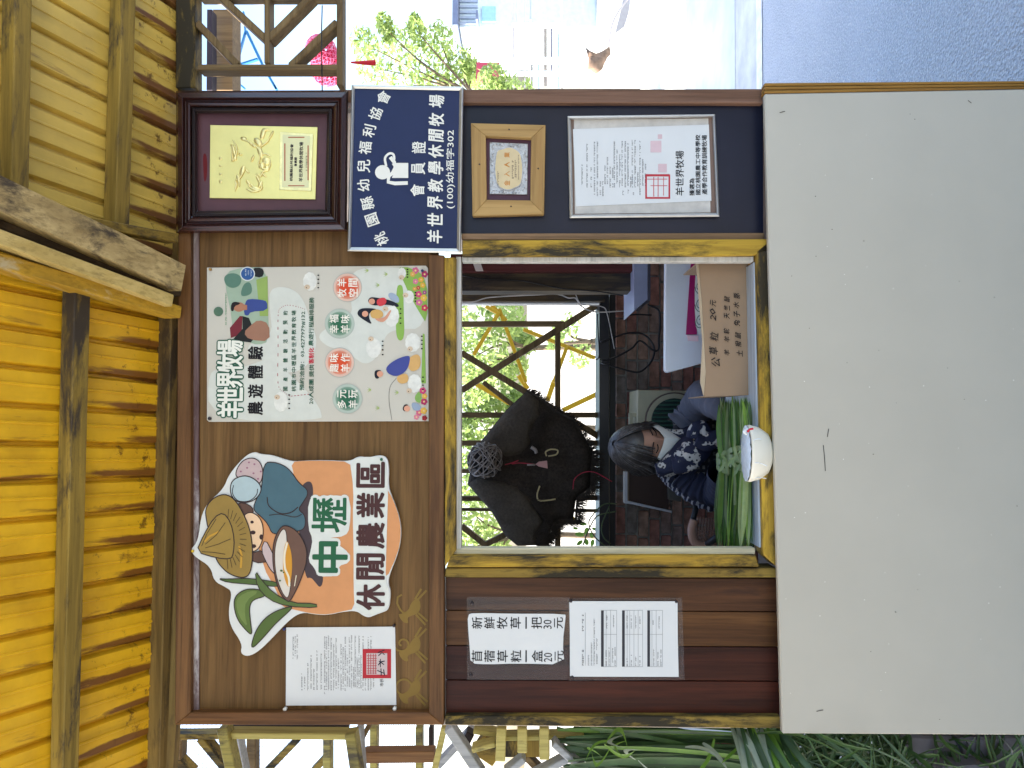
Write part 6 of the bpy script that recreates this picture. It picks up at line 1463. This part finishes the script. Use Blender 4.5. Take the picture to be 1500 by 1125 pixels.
leafb = thing('roadside_shrub', 'low bright green shrub under the red sign beyond the road', 'shrub', at(745, 120, 8.0))
cS = W(722, 122, 8.0); leafcloud('foliage', [((cS.x, 8.0, cS.z), (.25, .3, .22)), ((cS.x-.2, 8.0, cS.z-.3), (.3, .3, .3))], 900, .05, LF1, 9, leafb)
tube('stem', [(cS.x-.1, 8.0, 0), (cS.x-.1, 8.0, cS.z)], .03, MATS['bark'], leafb)
# yellow triangular frames behind the lattice
yf = thing('yellow_frame', 'yellow painted angle-iron triangle frame outside behind the back lattice', 'frame', W(880, 470, 2.6))
for L in ([(290, 500), (400, 560)], [(400, 550), (190, 900)], [(400, 520), (620, 1125)], [(600, 690), (1190, 925)], [(960, 830), (850, 1125)], [(340, 490), (460, 620)]):
    A, B = Zc(660, 360, 5.623, L); pbeam('angle_iron', A, B, 5.5, 2.6+random.uniform(-.02, .02), .03, plain('yellow_iron', (.62, .36, .01), .5), yf)
yf2 = thing('yellow_frame', 'second yellow frame outside, lower, behind the cape edge', 'frame', W(880, 560, 2.9))
for L in ([(150, 50), (350, 165)], [(400, 0), (455, 80)], [(610, 30), (570, 150)], [(660, 205), (860, 110)], [(680, 800), (740, 870)]):
    A, B = P4(L); pbeam('angle_iron', A, B, 7, 2.9, .03, plain('yellow_iron', (.62, .36, .01), .5), yf2)
# far pale building with window, blue-grey shed, red sign, fence, cloth
sb = thing('far_shed', 'blue-grey shed with ribbed wall and awning beyond the tree', 'shed', at(765, 25, 14))
C0 = W(673, 40, 14); C1 = W(765, -60, 14)
box('wall', C0.x, C1.x, 14, 16, 0, C0.z, plain('shed_wall', (.5, .6, .68), .7), sb)
for i in range(12): x = C0.x+.05+i*.12; box('wall_rib', x, x+.05, 13.95, 13.998, W(700, 0, 14).z, C0.z, plain('shed_rib', (.24, .3, .42), .6), sb, .0)
box('roof', C0.x-.15, C1.x+.2, 13.6, 16.2, C0.z+.01, C0.z+.12, plain('shed_roof', (.12, .15, .25), .6), sb)
box('awning', W(700, 35, 13.5).x, W(700, 22, 13.5).x, 13.3, 13.9, W(701, 0, 13.5).z, W(698, 0, 13.5).z, plain('shed_roof', (.12, .15, .25), .6), sb)
box('window', W(700, 30, 13.9).x, W(700, 8, 13.9).x, 13.93, 13.99, W(726, 8, 13.9).z, W(706, 8, 13.9).z, plain('shed_window', (.25, .45, .5), .3), sb)
rsn = thing('red_sign', 'faded red sign board with a white character beyond the shrub', 'sign', at(800, 105, 9.0))
prism('sign_face', [(698, 91), (732, 91), (732, 122), (697, 118)], 9.0, 9.04, plain('faded_red', (.42, .05, .09), .6), rsn)
text('羊', 712, 102, 13, 8.99, flat((235, 225, 225)), rsn, length=12, bold=.04)
pp = W(732, 105, 9.02); box('sign_post', pp.x-.03, pp.x+.03, 9.05, 9.1, 0, pp.z+.1, WHITEP, rsn)
fe = thing('white_fence', 'white painted pen fence with upright bars and rails beyond the road', 'fence', at(900, 70, 10))
rf2 = random.Random(5)
for i, py in enumerate(range(0, 1)): pass
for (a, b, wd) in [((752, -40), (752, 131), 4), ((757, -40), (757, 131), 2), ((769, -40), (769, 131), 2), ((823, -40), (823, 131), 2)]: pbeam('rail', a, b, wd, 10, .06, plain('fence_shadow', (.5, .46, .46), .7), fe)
for (a, b, wd, c) in [((750, 89), (826, 89), 9, 0), ((750, 37), (826, 37), 5, 0), ((750, -8), (826, -8), 6, 0)]: pbeam('upright', a, b, wd, 9.95, .06, WHITEP, fe)
for (x, a, b, wd, c) in [(779, 95, 130, 4, (.3, .3, .3)), (789, 95, 130, 3, (.35, .45, .6)), (799, 42, 128, 5, (.25, .22, .2)), (808, 42, 112, 4, (.2, .2, .25)), (818, 50, 130, 4, (.4, .5, .7)), (791, 36, 84, 3, (.4, .33, .3)), (777, 0, 30, 3, (.35, .4, .5))]:
    pbeam('infill_slat', (x, a), (x, b), wd, 10.1, .04, plain('slat_%d' % x, c, .7), fe)
hb = thing('hung_cloth', 'brown draped cloth hanging from a leaning pole beside the bright road', 'cloth', at(900, 90, 6.2))
puff('cloth', Zc(670, 0, 5.556, [(1040, 380), (1080, 410), (1130, 435), (1180, 415), (1240, 375), (1250, 440), (1220, 470), (1195, 520), (1180, 560), (1130, 600), (1090, 570), (1060, 560), (1065, 470)]), 6.2, .04, plain('cloth_brown', (.2, .13, .09), .8, .35, 12), hb, step=.03, fold=.02)
tube('pole', [W(891, 72, 6.3), W(899, 30, 6.3), W(925, -10, 6.3)], .012, plain('pole_grey', (.4, .36, .36), .6), hb)
0 and box('weight', W(890, 118, 6.25).x, W(890, 95, 6.25).x, 6.2, 6.3, 0.01, W(880, 100, 6.25).z, plain('cloth_dark', (.18, .16, .16), .8), hb)
gf = tag(prism('grey_banner', Zc(670, 0, 5.556, [(1280, 275), (1320, 120), (1345, 0), (1410, -30), (1395, 100), (1360, 215)]), 6.6, 6.62, plain('banner_grey', (.33, .31, .32), .7)), 'grey triangular banner tip at the right edge beyond the road', 'banner')
# bright ground far: white awning/wall behind everything is the sky itself

fh = thing('added_shade_house', 'unseen two storey house block added left behind the booth to shade the road', 'house', (-6.5, 3.4, 0))  # unseen block, added to keep direct sun off the road
box('wall', -9, -4.1, 0.6, 6.3, 0, 6.0, plain('shade_house_wall', (.5, .47, .42), .8), fh)
v = [(-9.3, .3, 6.0), (-3.9, .3, 6.0), (-6.5, .3, 7.2), (-9.3, 6.6, 6.0), (-3.9, 6.6, 6.0), (-6.5, 6.6, 7.2)]
o = mk('roof', v, [[0, 1, 2], [5, 4, 3], [1, 4, 5, 2], [0, 2, 5, 3], [0, 3, 4, 1]], plain('shade_house_roof', (.2, .08, .06), .7), fh); fixn(o)
# the added house stands in the sun's way so the road stays shaded
